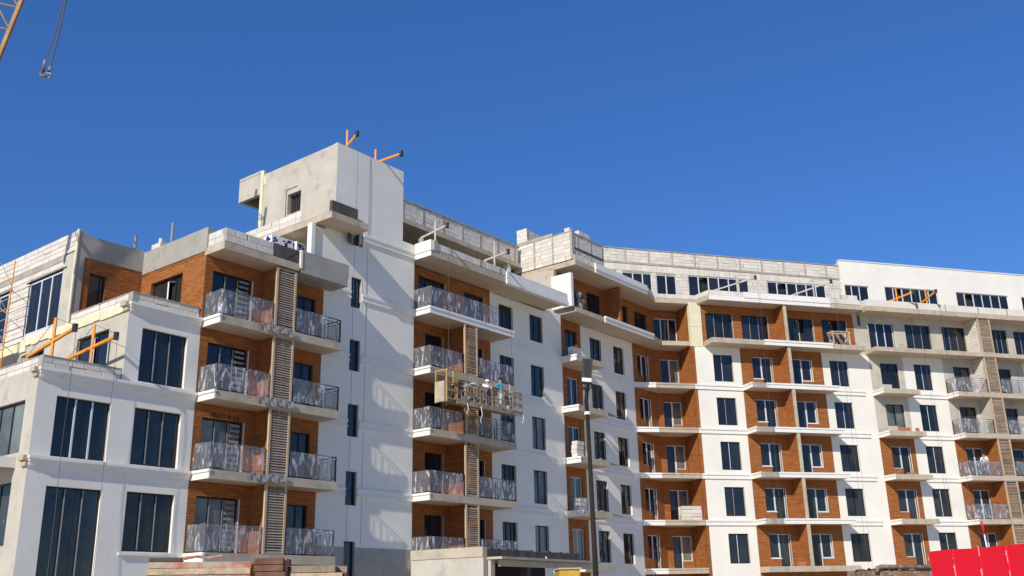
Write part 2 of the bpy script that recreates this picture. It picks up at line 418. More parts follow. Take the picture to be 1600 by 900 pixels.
_balc = {}
def baluster(kind):
    if kind not in _balc:
        mb = MB()
        if kind == 'loop':
            r = .045; h0, h1 = .14, .82
            pts = [(-r, 0, h0+r)] + [(-r, 0, h1-r)] + [(-r*math.cos(t), 0, h1-r+r*math.sin(t)) for t in (R(45), R(90), R(135))] + [(r, 0, h1-r), (r, 0, h0+r)] + [(r*math.cos(t), 0, h0+r-r*math.sin(t)) for t in (R(45), R(90), R(135))] + [(-r, 0, h0+r)]
            mb.tube(pts, .009, 4, cap=False)
        else: mb.box(-.008, .008, -.008, .008, .08, .88)
        _balc[kind] = mb.mesh('baluster', 'iron')
    return _balc[kind]
NBAL = [0]
def railing(fr, pts, l, parent, single=False, film=(0, 1), film_seed=0, post_every=1.6, h=1.05):
    """pts: list of (x,w) corners of the railing run"""
    z = Z(l)+.02; mb = MB(); jb = MB()
    segs = list(zip(pts[:-1], pts[1:])); tot = sum(math.hypot(b[0]-a[0], b[1]-a[1]) for a, b in segs)
    for a, b in segs:
        A, B = Vector((a[0], -a[1], 0)), Vector((b[0], -b[1], 0)); Ls = (B-A).length; d = (B-A)/Ls
        for hz, r in ((h, .022), (.90, .014), (.09, .014)): mb.bar(A+Vector((0, 0, z+hz)), B+Vector((0, 0, z+hz)), r, r*.7)
        n = max(1, round(Ls/post_every))
        for k in range(n+1): p = A+d*Ls*k/n; mb.bar(p+Vector((0, 0, z)), p+Vector((0, 0, z+h)), .022)
    o = mb.build('railing', 'iron', fr, parent)
    for a, b in segs:
        A, B = Vector((a[0], -a[1], 0)), Vector((b[0], -b[1], 0)); Ls = (B-A).length; d = (B-A)/Ls
        n = max(1, int(Ls/.125)); ang = math.atan2(d.y, d.x)
        for k in range(n):
            p = A+d*(Ls*(k+.5)/n); kind = 'loop' if k % 2 else 'bar'
            if single and NBAL[0] < 300:
                NBAL[0] += 1
                q = bpy.data.objects.new('baluster', baluster(kind)); link(q, fr.M @ Matrix.Translation((p.x, p.y, z)) @ Matrix.Rotation(ang, 4, 'Z'), o)
            else:
                if kind == 'bar': jb.bar(p+Vector((0, 0, z+.09)), p+Vector((0, 0, z+.9)), .008)
                else:
                    for e in (-.04, .04): jb.bar(p+d*e+Vector((0, 0, z+.18)), p+d*e+Vector((0, 0, z+.8)), .008)
                    jb.bar(p-d*.04+Vector((0, 0, z+.8)), p+d*.04+Vector((0, 0, z+.8)), .008); jb.bar(p-d*.04+Vector((0, 0, z+.18)), p+d*.04+Vector((0, 0, z+.18)), .008)
    if jb.v: jb.build('baluster_row', 'iron', fr, o, kind='stuff')
    if film:
        rnd = random.Random(film_seed); acc = 0; fm = MB(); cols = []
        step = .16
        path = []
        for a, b in segs:
            A, B = Vector((a[0], -a[1], 0)), Vector((b[0], -b[1], 0)); Ls = (B-A).length; d = (B-A)/Ls; nrm = Vector((d.y, -d.x, 0))
            n = max(2, int(Ls/step))
            for k in range(n+1):
                t = (acc+Ls*k/n)/tot
                if film[0] <= t <= film[1]: path.append((A+d*Ls*k/n, nrm))
            acc += Ls
        rows = 7; ph = rnd.random()*6
        for i, (p, nrm) in enumerate(path):
            drop = rnd.uniform(0, .07) if rnd.random() < .2 else .01
            top = h+.012-(.0 if rnd.random() < .92 else .03)
            for j in range(rows+1):
                f_ = j/rows; zz = z+.03+drop+(top-.03-drop)*f_
                off = .03+.012*math.sin(i*1.1+ph+f_*2.5)+rnd.uniform(0, .012)+(.02*(1-f_))
                q = p+nrm*off; fm.v.append((q.x, q.y, zz))
        R1 = rows+1
        for i in range(len(path)-1):
            for j in range(rows): a = i*R1+j; fm.f.append((a, a+R1, a+R1+1, a+1))
        if fm.f: fm.build('plastic_film', 'plastic_film', fr, o)
    return o

def louver(fr, x0, x1, w, l0, l1, parent, single=True, slat='slat_wood', pitch=.105, tilt=.35):
    z0, z1 = Z(l0)+.02, Z(l1)-.36
    mb = MB()
    for xa in (x0, x1-.10): mb.box(xa, xa+.10, -w-.05, -w+.05, z0, z1)
    mb.box(x0+.1, x1-.1, -w-.03, -w+.03, z0, z0+.05); mb.box(x0+.1, x1-.1, -w-.03, -w+.03, z1-.05, z1)
    mb.box((x0+x1)/2-.02, (x0+x1)/2+.02, -w+.035, -w+.06, z0+.05, z1-.05)
    o = mb.build('louver_screen', 'wood_tan', fr, parent)
    n = int((z1-z0-.12)/pitch); wd = x1-x0-.2
    key = ('slat', round(wd, 2), slat)
    if key not in _bc: _bc[key] = MB().hexa([(0, -.04, 0), (wd, -.04, 0), (wd, .04, .022), (0, .04, .022), (0, -.04, .012+.0), (wd, -.04, .012), (wd, .04, .034), (0, .04, .034)]).mesh('slat', slat)
    j = MB()
    for k in range(n):
        z = z0+.08+k*pitch+random.uniform(-.006, .006)
        if single:
            q = bpy.data.objects.new('slat', _bc[key]); link(q, fr.M @ Matrix.Translation((x0+.1, -w, z)) @ Matrix.Rotation(R(random.uniform(38, 52)), 4, 'X') @ Matrix.Rotation(random.uniform(-.01, .01), 4, 'Y'), o)
        else: j.hexa([(x0+.1, -w-.03, z), (x1-.1, -w-.03, z), (x1-.1, -w+.03, z+.06), (x0+.1, -w+.03, z+.06), (x0+.1, -w-.03, z+.014), (x1-.1, -w-.03, z+.014), (x1-.1, -w+.03, z+.074), (x0+.1, -w+.03, z+.074)])
    if j.v: j.build('slat_rows', slat, fr, o, kind='stuff')
    return o

# ------------------------------------------------------------------ setting
g = MB(); g.box(-1500, 1500, -1500, 1500, -.5, 0)
g.build('ground', 'ground_dirt', Matrix.Identity(4), kind='structure')

# ------------------------------------------------------------------ the apartment building
B = empty('apartment_building', (O1.x, O1.y, 0), D1,
          label='long stepped apartment building under construction, white render with brown clad balconies and bare block parapets',
          category='apartment building')
G0 = (0-Z(0))/3.1    # level of the ground

# --- block A (left, stepped terraces)
hA1 = [(-18.0, -15.93, 3.02, 3.71), (-18.0, -15.93, 1.25, 2.69)]
hA2 = [(-14.96, -12.96, 4.035, 4.715), (-14.96, -12.96, 3.02, 3.71), (-14.96, -12.96, 2.01, 2.70)]
wall('wall', F1, -18.75, -15.6, G0, 4.0, 0, hA1, 'white_render', B)
wall('wall', F1, -15.6, -12.4, G0, 5.0, 0, hA2, 'white_render', B)
window(F1, *hA1[0], 0, (.37, .68), 'dark_frame', parent=B)
for bx in (.37, .68):
    pass
window(F1, *hA1[1], 0, (.36, .68), parent=B, mull='steel')
for i, h in enumerate(hA2): window(F1, *h, 0, (.33, .64), parent=B, glass='glass' if i < 2 else 'glass_dusty', mull='steel')
MB().wb(-18.0+.74, -18.0+.80, -.16, -.09, 3.03, 3.70).wb(-18.0+1.38, -18.0+1.44, -.16, -.09, 3.03, 3.70).build('window_mullion', 'pale_frame', F1, B)
for x0, x1, l in ((-18.8, -12.42, 4.0), (-18.8, -12.42, 3.0), (-15.65, -12.42, 5.0)):
    z = Z(l); mb = MB(); mb.box(x0, x1, -.20, .0, z-.10, z+.0); mb.box(x0+.04, x1, -.14, .0, z-.19, z-.10); mb.box(x0+.07, x1, -.08, 0, z-.32, z-.19); mb.box(x0+.09, x1, -.04, 0, z-.38, z-.32)
    mb.build('cornice', 'white_trim', F1, B)
MB().wb(-15.1, -12.8, 0, .09, 1.965, 1.995).build('window_sill', 'white_trim', F1, B)
# floors / roofs of the steps
MB().wb(-18.7, -15.65, -14, -.02, 3.9, 3.99).build('terrace_floor', 'concrete', F1, B)
MB().wb(-15.55, -12.45, -14, -.02, 4.9, 4.99).build('terrace_floor', 'concrete', F1, B)
# A1 side wall
S = side1(-18.75)
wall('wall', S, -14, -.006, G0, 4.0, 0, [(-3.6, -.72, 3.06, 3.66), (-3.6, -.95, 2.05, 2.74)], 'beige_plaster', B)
window(S, -3.6, -.72, 3.06, 3.66, 0, (.3, .62), glass='glass_olive', parent=B); window(S, -3.6, -.95, 2.05, 2.74, 0, (.3, .62), parent=B, glass='glass_dusty')
MB().box(-.30, .06, -.2, 0, Z(4)-.16, Z(4)).box(-.26, .04, -.1, 0, Z(4)-.32, Z(4)-.16).build('cornice', 'slab_raw', S, B)
MB().box(-.34, .06, -.2, 0, Z(3)-.16, Z(3)).box(-.30, .04, -.1, 0, Z(3)-.36, Z(3)-.16).build('cornice', 'slab_raw', S, B)
sl = MB().box(-6, -.9, -1.3, 0, Z(3)-.32, Z(3)).build('balcony_slab', 'slab_raw', S, B); MB().box(-.9, -.84, -1.34, -.0, Z(3)-.34, Z(3)+.02).build('end_trim', 'white_trim', S, sl)
# A2 side wall
S = side1(-15.6)
hh = [(-3.72, -1.3, 4.05, 4.74), (-8.4, -6.4, 4.05, 4.77)]
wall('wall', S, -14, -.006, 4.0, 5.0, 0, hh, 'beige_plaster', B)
window(S, *hh[0], 0, (.4, .58), 'dark_frame', parent=B, opened=1); window(S, *hh[1], 0, (.33, .66), parent=B)
mb = MB(); rr = random.Random(4)
for k in range(28):
    x = -14+k*.5; mb.box(x, x+.5, -.05-rr.uniform(0, .02), 0, Z(4.90)-rr.uniform(0, .09)-(.18 if k < 12 else 0), Z(5.0))
mb.build('insulation_strip', 'foam_yellow', S, B)
MB().box(-.34, .06, -.2, 0, Z(5)-.16, Z(5)).box(-.30, .04, -.1, 0, Z(5)-.32, Z(5)-.16).build('cornice', 'slab_raw', S, B)
# terrace parapets of blocks
for (x0, x1, l, d0) in ((-18.62, -15.62, 4.0, -14), (-15.45, -12.45, 5.0, -4.75)):
    block_wall('parapet', F1, x0+.02, x1, l, l+.145, -.07, B)
    MB().wb(x0, x1, -.34, -.05, l+.145, l+.158).build('parapet_cap', 'concrete', F1, B)
    S = side1(x0); block_wall('parapet', S, d0, -.40, l, l+.15, 0, B)
    MB().box(-.40, -.07, -.012, .24, Z(l), Z(l+.16)).build('parapet_column', 'grey_concrete', S, B)
    MB().box(d0, -.42, -.02, .26, Z(l+.15), Z(l+.162)).build('parapet_cap', 'concrete', S, B)
# A3 penthouse
h3 = [(-14.83, -14.08, 5.02, 5.80)]
wall('clad_wall', F1, -15.14, -12.4, 5.0, 6.0, -4.80, h3, 'brown_cladding', B)
window(F1, *h3[0], -4.8, (.75,), glass='glass_dusty', parent=B)
MB().wb(-15.48, -15.14, -5.2, -4.77, 5.0, 6.0).build('corner_column', 'grey_concrete', F1, B)
MB().wb(-15.48, -12.4, -5.0, -4.77, 6.0, 6.32).build('roof_parapet', 'grey_concrete', F1, B)
MB().wb(-15.44, -12.4, -16, -5.05, 6.0, 6.1).build('roof_slab', 'concrete', F1, B)
S = side1(-15.5)
hh = [(-8.75, -5.78, 5.08, 5.87), (-13.5, -10.6, 5.08, 5.87)]
block_wall('block_wall', S, -16, -5.80+0, 5.0, 6.0, 0, B, holes=hh+[(-5.78, -4.8, 5, 6)])
wall('wall', S, -5.76, -4.80, 5.0, 6.06, .01, [], 'beige_plaster', B)
block_wall('roof_parapet', S, -16, -4.80, 6.09, 6.38, 0, B)
MB().box(-16, -5.8, -.012, .2, Z(6.0), Z(6.085)).build('ring_beam', 'concrete', S, B)
MB().box(-4.86, -4.74, -.06, 0, Z(5.0), Z(6.38)).build('corner_insulation', 'foam_yellow', S, B)
for h in hh:
    window(S, h[0]+.05, h[1]-.05, h[2]+.01, h[3]-.015, .02, (.36, .68), 'white_frame', parent=B, rec=.06)
    MB().box(h[0]-.2, h[1]+.3, -.03, .05, Z(h[3]), Z(h[3])+.06).build('lintel', 'iron', S, B)
# L block, left face
S = side1(-12.4)
hh = [(-4.0, -1.62, 5.2, 5.77)]
wall('clad_wall', S, -4.80, -.006, 5.0, 5.96, 0, hh, 'brown_cladding', B)
window(S, *hh[0], 0, (.42, .72), glass='glass_dusty', parent=B, opened=1)
MB().box(-4.80, .03, -.03, .25, Z(5.96), Z(6.30)).build('roof_parapet', 'grey_concrete', S, B)

# --- block L front
hL = []
for l in (2, 3, 4, 5): hL += [(-12.0, -10.02, l, l+.71), (-7.5, -6.45, l, l+.70)]
hL += [(-12.0, -10.02, 1, 1.71)]
wall('clad_wall', F1, -12.4, -6.0, G0, 5.9, 0, hL, 'brown_cladding', B)
for i, h in enumerate(hL):
    if h[1] < -9: window(F1, *h, 0, (.34, .66), parent=B, name='balcony_door', glass='glass' if h[2] > 3 else 'glass_olive', mull='steel')
    else: window(F1, *h, 0, (.5,), parent=B, name='balcony_door')
for l in (2, 3, 4, 5):      # white reveal + louvred panel in the third sash
    MB().wb(-10.02, -9.97, -.1, .015, l, l+.71).build('door_reveal', 'white_trim', F1, B)
    mb = MB()
    for k in range(9): mb.box(-10.62, -10.14, .075, .095, Z(l)+.25+k*.22, Z(l)+.35+k*.22)
    mb.build('blind', 'steel', F1, B)
    MB().wb(-9.42, -9.18, 0, 1.12, l, l+.895).build('partition_wall', 'brown_cladding', F1, B)
for l in (2, 3, 4, 5):
    slab(F1, -12.36, -5.85, -.1, 1.23, l, B, front='slab_raw')
    louver(F1, -9.64, -8.56, 1.16, l, l+1.0 if l < 5 else l+.985, B, slat='slat_film')
    railing(F1, [(-12.28, .05), (-12.28, 1.15), (-9.72, 1.15)], l, B, single=True, film_seed=l)
    railing(F1, [(-8.5, 1.15), (-5.93, 1.15), (-5.93, .05)], l, B, single=True, film=(0, .52) if l > 3 else (0, .62 if l == 3 else .8), film_seed=l+10)
# faded letters daubed over the third-storey door
fc = bpy.data.curves.new('wall_lettering', 'FONT'); fc.body = 'FRUO A  L3'; fc.size = .27; fc.extrude = .003
fc.materials.append(MAT['graffiti'])
_t = bpy.data.objects.new('wall_lettering_source', fc); C.objects.link(_t); bpy.context.view_layer.update()
lm = bpy.data.meshes.new_from_object(_t); bpy.data.objects.remove(_t); lm.name = 'wall_lettering'
fo = bpy.data.objects.new('wall_lettering', lm); fo['kind'] = 'stuff'; link(fo, F1.M @ Matrix.Translation((-11.62, -.006, Z(3.735))) @ Matrix.Rotation(R(90), 4, 'X'), B)
# L roof slab and parapets
slab(F1, -12.40, -8.5, -.1, 1.25, 6.0, B, front='slab_raw', left='slab_raw', t=.30)
MB().wb(-12.4, -5.9, -14, -.1, 5.9, 5.996).build('roof_slab', 'soffit', F1, B)
block_wall('roof_parapet', F1, -12.36, -9.9, 6.01, 6.20, 1.22, B)
S = side1(-12.36); block_wall('roof_parapet', S, -.02, 1.18, 6.01, 6.20, 0, B)
MB().box(-9.9, -8.5, -1.2, -1.0, Z(6.0), Z(6.195)).hexa([(-9.9, -1.215, Z(6.19)), (-9.2, -1.215, Z(6.03)), (-9.2, -1.0, Z(6.03)), (-9.9, -1.0, Z(6.19)), (-9.9, -1.215, Z(6.2)), (-8.5, -1.215, Z(6.2)), (-8.5, -1.0, Z(6.2)), (-9.9, -1.0, Z(6.2))]).build('roof_parapet', 'dark_concrete', F1, B)
MB().wb(-8.47, -8.36, 1.05, 1.29, 5.94, 6.215).build('parapet_post', 'white_trim', F1, B)
MB().wb(-8.36, -5.62, .0, 1.26, 5.885, 6.0).wb(-8.36, -5.62, 1.06, 1.262, 6.0, 6.215).build('roof_parapet', 'grey_concrete', F1, B)
MB().wb(-5.66, -5.58, .0, 1.262, 5.89, 6.1).build('end_trim', 'white_trim', F1, B)

# --- tower
sw = [(-4.30, -3.64, n+.755, n+1.245) for n in (1, 2, 3, 4, 5)]
sw7 = (-4.30, -3.64, 6.77, 7.23)
wall('wall', F1, -6.8, -6.0, 6.0, 6.87, 0, [], 'white_render', B)
wall('wall', F1, -6.0, 0, 2.16, 7.14, 0, sw+[(sw7[0], sw7[1], 6.77, 7.14)], 'white_render', B, t=.35)
wall('wall', F1, -6.0, 0, G0, 2.16, .02, [(-4.3, -3.64, 1.72, 2.16)], 'grey_concrete', B)
wall('wall', F1, -5.47, -.87, 7.14, 8.40, 0, [(sw7[0], sw7[1], 7.14, 7.23)], 'white_render', B, t=.35)
for h in sw: window(F1, *h, 0, (), parent=B)
for h in sw+[sw7]: MB().wb(h[1], h[1]+.02, -.14, .012, h[2], h[3]).build('window_reveal', 'white_trim', F1, B)
o = bpy.data.objects.new('open_sash', MB().box(0, .62, 0, .04, 0, 1.34).mesh('open_sash', 'glass')); link(o, F1.M @ Matrix.Translation((-4.30, -.02, Z(6.755))) @ Matrix.Rotation(R(-155), 4, 'Z'), B)
MB().wb(-4.3, -3.64, -.5, -.3, 6.7, 7.3).build('shade_backing', 'shade_black', F1, B)  # near-black block standing in for the shade behind the open sash
for l in (3, 4, 5, 6):
    moulding(F1, -5.98, -4.33, l, 0, B); moulding(F1, -3.60, -.0, l, 0, B)
moulding(F1, -3.60, .08, 7.0, 0, B)
MB().wb(-3.31, -3.285, 0, .008, 2.2, 8.35).build('joint_strip', 'concrete', F1, B)
# tower right return (recess beside the M balconies) and top sides
SR = lambda s: Frame((O1+u1*s).x, (O1+u1*s).y, D1+R(90))    # faces right; local x = -w
wall('wall', SR(0), .006, .9, G0, 7.14, 0, [], 'white_render', B, t=.2)
wall('wall', SR(-.87), .006, 6.0, 7.14, 8.40, 0, [], 'white_render', B, t=.3)
S = side1(-5.47)
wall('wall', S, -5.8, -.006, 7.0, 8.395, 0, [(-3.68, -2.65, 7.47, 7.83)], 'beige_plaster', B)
MB().box(-3.68, -2.65, .28, .4, Z(7.4), Z(7.9)).build('shade_backing', 'shade_black', S, B)  # block coloured near-black as the shade inside the small side window
mb = MB()
for k in range(3): mb.box(-3.5+k*.3, -3.47+k*.3, .1, .13, Z(7.47), Z(7.83))
for x0, x1, l0, l1 in ((-3.8, -3.78, 7.45, 7.93), (-3.8, -2.95, 7.92, 7.925)): mb.box(x0, x1, -.03, 0, Z(l0), Z(l1))
mb.build('window_bars', 'iron', S, B)
MB().box(-5.95, -5.72, -.05, .02, Z(7.3), Z(8.47)).box(-5.72, -5.5, -.02, 0, Z(8.2), Z(8.35)).build('corner_insulation', 'foam_yellow', S, B)
MB().wb(-5.45, -.89, -5.8, -.05, 8.30, 8.39).build('roof_slab', 'concrete', F1, B)
MB().box(-7.85, -5.9, 0, .2, Z(8.06), Z(8.5)).box(-7.85, -7.65, .2, 4, Z(8.06), Z(8.5)).box(-7.85, -5.8, 3.8, 4, Z(8.06), Z(8.5)).box(-7.65, -5.8, .2, 4, Z(8.40), Z(8.46)).box(-7.6, -6, 1.5, 1.7, Z(8.08), Z(8.2)).build('roof_hood', 'beige_plaster', S, B)
MB().box(-7.86, -5.9, -.012, 0, Z(8.44), Z(8.47)).build('hood_edge', 'concrete', S, B)
# terrace slab at level 7 wrapping the tower
slab(F1, -6.72, -5.10, -8, 1.22, 7.0, B, front='slab_raw', left='slab_raw', t=.30)
MB().wb(-5.10, -4.35, -.0, 1.18, 6.90, 7.0).build('balcony_slab', 'soffit', F1, B)
MB().wb(-6.70, -5.10, 1.02, 1.20, 7.01, 7.175).build('parapet', 'dark_concrete', F1, B)
S = side1(-6.70)
wall('parapet', S, -1.0, 1.0, 7.01, 7.19, 0, [], 'beige_plaster', B, t=.2)
block_wall('parapet', S, -7.2, -1.0, 7.01, 7.19, 0, B, miss=.0)
MB().wb(-6.95, -6.75, -.2, .12, 6.0, 6.89).build('column', 'white_trim', F1, B)
MB().wb(-4.7, -4.5, -8, -.36, 6.0, 6.88).build('back_wall', 'beige_plaster', F1, B)
MB().wb(-6.6, -4.8, -9, -8, 6.0, 6.88).build('back_wall', 'beige_plaster', F1, B)

# --- block M
WMm = -.5
hB = [(.83, 2.9, 6, 6.71), (4.45, 6.16, 6, 6.70)]
for l in (2, 3, 4, 5): hB += [(1.39, 2.72, l, l+.73), (4.75, 6.0, l, l+.72)]
wall('clad_wall', F1, 0, 6.70, G0, 6.9, WMm, hB, 'brown_cladding', B)
for h in hB:
    window(F1, *h, WMm, (.33, .66) if h[2] >= 6 else (.45,), parent=B, name='balcony_door')
    MB().wb(h[1], h[1]+.05, WMm-.1, WMm+.015, h[2], h[3]).build('door_reveal', 'beige_plaster', F1, B)
hW = [(7.5, 8.78, 6.18, 6.70)]+[(7.5, 8.78, l+.07, l+.72) for l in (2, 3, 4, 5)]+[(10.40, 11.66, l+(.17 if l == 6 else .09), l+.70) for l in (2, 3, 4, 5, 6)]
wall('wall', F1, 6.70, 13.3, G0, 6.9, WMm, hW, 'white_render', B)
for h in hW: window(F1, *h, WMm, (.45,) if h[0] > 9 else (.38, .70), parent=B, glass='glass' if h[2] > 5 else 'glass_olive' if h[0] > 9 else 'glass_dusty', opened=None)  # olive on the lower right panes stands in for the right wing's reflection
for h in hW: MB().wb(h[1], h[1]+.025, WMm-.12, WMm+.012, h[2], h[3]).build('window_reveal', 'white_trim', F1, B)
for l in (3, 4, 5, 6): moulding(F1, 6.9, 12.45, l, WMm, B, d=.07)
for l in (2, 3, 4, 5, 6):
    slab(F1, .0, 6.78, WMm-.05, 1.16, l, B, front='white_trim' if l == 6 else 'slab_raw')
    if l == 6:
        railing(F1, [(.08, -.3), (.08, 1.08), (5.6, 1.08)], l, B, film=(0.0, 1), film_seed=30)
    else:
        MB().wb(3.18, 3.40, WMm, 1.08, l, l+.895).build('partition_wall', 'brown_cladding', F1, B)
        louver(F1, 2.64, 3.66, 1.10, l, l+1, B)
        railing(F1, [(.08, -.3), (.08, 1.08), (2.6, 1.08)], l, B, film_seed=l+20)
        railing(F1, [(3.72, 1.08), (6.68, 1.08), (6.68, -.3)], l, B, film=(0, .75), film_seed=l+40)
# level 7 slab with block parapet, white fascia to the right
slab(F1, .02, 12.0, WMm-.1, 1.16, 7.0, B, front='slab_raw', t=.36)
MB().wb(.0, 12.0, -6, WMm, 6.85, 6.99).build('terrace_floor', 'concrete', F1, B)
block_wall('parapet', F1, .45, 6.2, 7.01, 7.13, 1.14, B)
MB().wb(.22, .47, 1.0, 1.2, 6.98, 7.16).build('parapet_post', 'concrete', F1, B)
for x in (1.55, 3.9, 5.6): MB().wb(x, x+.14, 1.0, 1.155, 7.01, 7.135).build('parapet_post', 'concrete', F1, B)
wall('parapet', side1(.02), -.0, 1.15, 6.99, 7.16, 0, [], 'white_render', B, t=.2)
MB().wb(6.2, 12.03, .96, 1.20, 6.99, 7.10).build('parapet', 'white_trim', F1, B)
MB().wb(6.15, 12.06, .96, 1.26, 6.86, 6.93).wb(6.15, 12.04, .96, 1.22, 6.93, 6.995).build('fascia', 'white_trim', F1, B)
# roof over the set-back storey
block_wall('roof_parapet', F1, -.8, 13.3, 8.20, 8.55, -3.5, B, vert=False)
for k in range(8): MB().wb(.8+k*1.72, .95+k*1.72, -3.7, -3.475, 8.2, 8.56).build('parapet_post', 'concrete', F1, B)
MB().wb(-.8, 13.4, -3.75, -3.44, 8.55, 8.575).build('parapet_cap', 'concrete', F1, B)
MB().wb(-.8, 13.4, -12, -3.42, 8.10, 8.195).build('roof_slab', 'slab_raw', F1, B)
wall('back_wall', F1, -.8, 13.58, 7.0, 8.1, -7.2, [(x, x+3.8, 7, 7.9) for x in (.2, 4.4, 8.6)], 'grey_concrete', B)
for x in (.2, 4.4, 8.6): window(F1, x, x+3.8, 7, 7.9, -7.2, (.25, .5, .75), parent=B)  # wide windows added; their dark glass stands in for the terrace's shade
MB().wb(12.2, 12.5, -3.9, -3.5, 7.0, 8.1).build('column', 'white_trim', F1, B)

# --- block R0 (same direction, further right)
W0 = -1.0
hB = [(14.72, 16.02, l, l+.715) for l in (2, 3, 4, 5, 6)]
wall('clad_wall', F1, 13.3, 16.45, G0, 6.9, W0, hB, 'brown_cladding', B)
for h in hB: window(F1, *h, W0, (.5,), parent=B, name='balcony_door', frame='pale_frame' if h[2] < 6 else 'dark_frame', glass='glass_olive' if h[2] < 4 else 'glass')
hW = [(17.5, 18.8, l+.10, l+.715) for l in (2, 3, 4, 5, 6)]+[(20.32, 21.6, l+.09, l+.70) for l in (2, 3, 4, 5, 6)]
wall('wall', F1, 16.45, 22.75, G0, 6.9, W0, hW, 'white_render', B)
for h in hW:
    window(F1, *h, W0, (.5,), parent=B, glass='glass_dusty' if (h[2]*7+h[0]) % 2 > 1 else 'glass')
    MB().wb(h[1], h[1]+.025, W0-.12, W0+.012, h[2], h[3]).build('window_reveal', 'white_trim', F1, B)
for l in (3, 4, 5, 6): moulding(F1, 16.5, 22.75, l, W0, B, d=.07)
wall('wall', side1(13.3), W0-.2, WMm-.0, G0, 6.9, 0, [], 'white_render', B)
for l in (2, 3, 4, 5, 6): slab(F1, 13.42, 16.6, W0-.05, .72, l, B, front='slab_raw')
# R1 corner (concave): left wall follows block R0, right wall follows wing two
S2 = side2(.0)
hL1 = [(23.35, 24.75, l, l+.71) for l in (2, 3, 4, 5, 6)]
wall('clad_wall', F1, 22.75, 25.75, G0, 7.0, W0, hL1, 'brown_cladding', B)
hR1 = [(-1.55, -.12, l, l+.71) for l in (2, 3, 4, 5, 6)]+[(-1.92, -.06, 7, 7.70)]
wall('clad_wall', F2, -2.01, .0, G0, 7.9, -2.0, hR1, 'brown_cladding', B)
for l in (2, 3, 4, 5, 6):
    window(F1, 23.35, 24.1, l+.2, l+.71, W0, (), 'white_frame', parent=B); window(F1, 24.1, 24.75, l, l+.71, W0, (), 'white_frame', parent=B, name='balcony_door')
    MB().wb(23.35, 24.1, W0-.25, W0-.001, l, l+.2).build('sill_wall', 'brown_cladding', F1, B)
    window(F2, -1.55, -.85, l, l+.71, -2.0, (), 'white_frame', parent=B, name='balcony_door'); window(F2, -.85, -.12, l+.17, l+.71, -2.0, (), 'white_frame', parent=B, glass='glass_olive')
    MB().wb(-.85, -.12, -2.25, -2.001, l, l+.17).build('sill_wall', 'brown_cladding', F2, B)
    MB().wb(24.75, 24.80, W0-.12, W0+.02, l, l+.71).build('door_reveal', 'white_trim', F1, B)
window(F2, *hR1[5], -2.0, (.33, .66), 'white_frame', parent=B, name='balcony_door')
wall('clad_wall', side2(.02), -2.0, -.0, G0, 6.9, 0, [], 'brown_cladding', B, t=.2)
wall('clad_wall', side2(.02), -2.0, -.0, 6.9, 7.9, 0, [], 'brown_cladding', B, t=.2)
def P1(s, w): p = O1+u1*s+n1*w; return (p.x, p.y)
def P2(s, w): p = O2+u2*s+n2*w; return (p.x, p.y)
W = Matrix.Identity(4)
corner = P1(25.75, W0)
for l in (2, 3, 4, 5, 6):
    poly = [P1(22.78, W0), P1(23.95, .02), P2(-.01, -.04), P2(-.01, -2.0), corner]
    z = Z(l); o = MB().prism(poly, z-.31, z-.005).build('balcony_slab', 'soffit', W, B); fix(o.data)
    edge = MB()
    a, b, c = [Vector((*q, 0)) for q in poly[:3]]
    for p, q, mt in ((a, b, 'white_trim'), (b, c, 'slab_raw')):
        d = (q-p).normalized(); nn = Vector((d.y, -d.x, 0))
        e = MB()
        A = [p+nn*.05, q+nn*.05, q-nn*.0, p-nn*.0]
        e.hexa([(v.x, v.y, z-.34) for v in A]+[(v.x, v.y, z-.10) for v in A])
        A = [p+nn*.09, q+nn*.09, q-nn*.0, p-nn*.0]
        e.hexa([(v.x, v.y, z-.099) for v in A]+[(v.x, v.y, z+.008) for v in A])
        q_ = e.build('slab_edge', mt, W, o); fix(q_.data)
# storey 7 of R0/R1: long brown loggia
h7 = [(15.08, 16.04, 7.0, 7.73), (17.4, 19.0, 7.0, 7.71), (21.6, 22.4, 7.0, 7.71), (23.3, 24.95, 7, 7.70)]
wall('clad_wall', F1, 13.6, 25.75, 6.9, 7.92, W0, h7, 'brown_cladding', B)
for h in h7: window(F1, *h, W0, (.5,) if h[1]-h[0] < 1.2 else (.34, .66), parent=B, name='balcony_door')
MB().wb(19.45, 19.7, W0, .25, 7.0, 7.88).build('partition_wall', 'brown_cladding', F1, B)
MB().wb(13.3, 13.55, -.9, .62, 7.0, 7.70).build('end_screen', 'white_trim', F1, B)
wall('wall', side1(13.58), -8, -.9, 6.99, 7.9, 0, [], 'beige_plaster', B)
wall('wall', side1(13.63), -9, -4.12, 7.9, 8.5, 0, [], 'grey_concrete', B)
MB().wb(13.32, 13.62, -4.4, -4.2, 7.0, 8.5).build('column', 'shade_black', F1, B)  # near-black filler painting the shaded gap between roof and screen
def ring(name, poly, l, t, edges, mat_e, hgt=None):
    z = Z(l); o = MB().prism(poly, z-t, z-.005).build(name, 'soffit', W, B); fix(o.data)
    for i, mt, z0, z1, out in edges:
        p, q = Vector((*poly[i], 0)), Vector((*poly[(i+1) % len(poly)], 0)); d = (q-p).normalized(); nn = Vector((d.y, -d.x, 0))
        A = [p+nn*out, q+nn*out, q-nn*.0, p-nn*.0]
        e = MB().hexa([(v.x, v.y, z+z0) for v in A]+[(v.x, v.y, z+z1) for v in A]).build('slab_edge', mt, W, o); fix(e.data)
    return o
pl7 = [P1(13.72, W0), P1(13.72, .60), P1(16.9, .60), P1(22.95, .60), P2(-2.1, -.42), P2(-.01, -.20), P2(-.01, -2.0), corner]
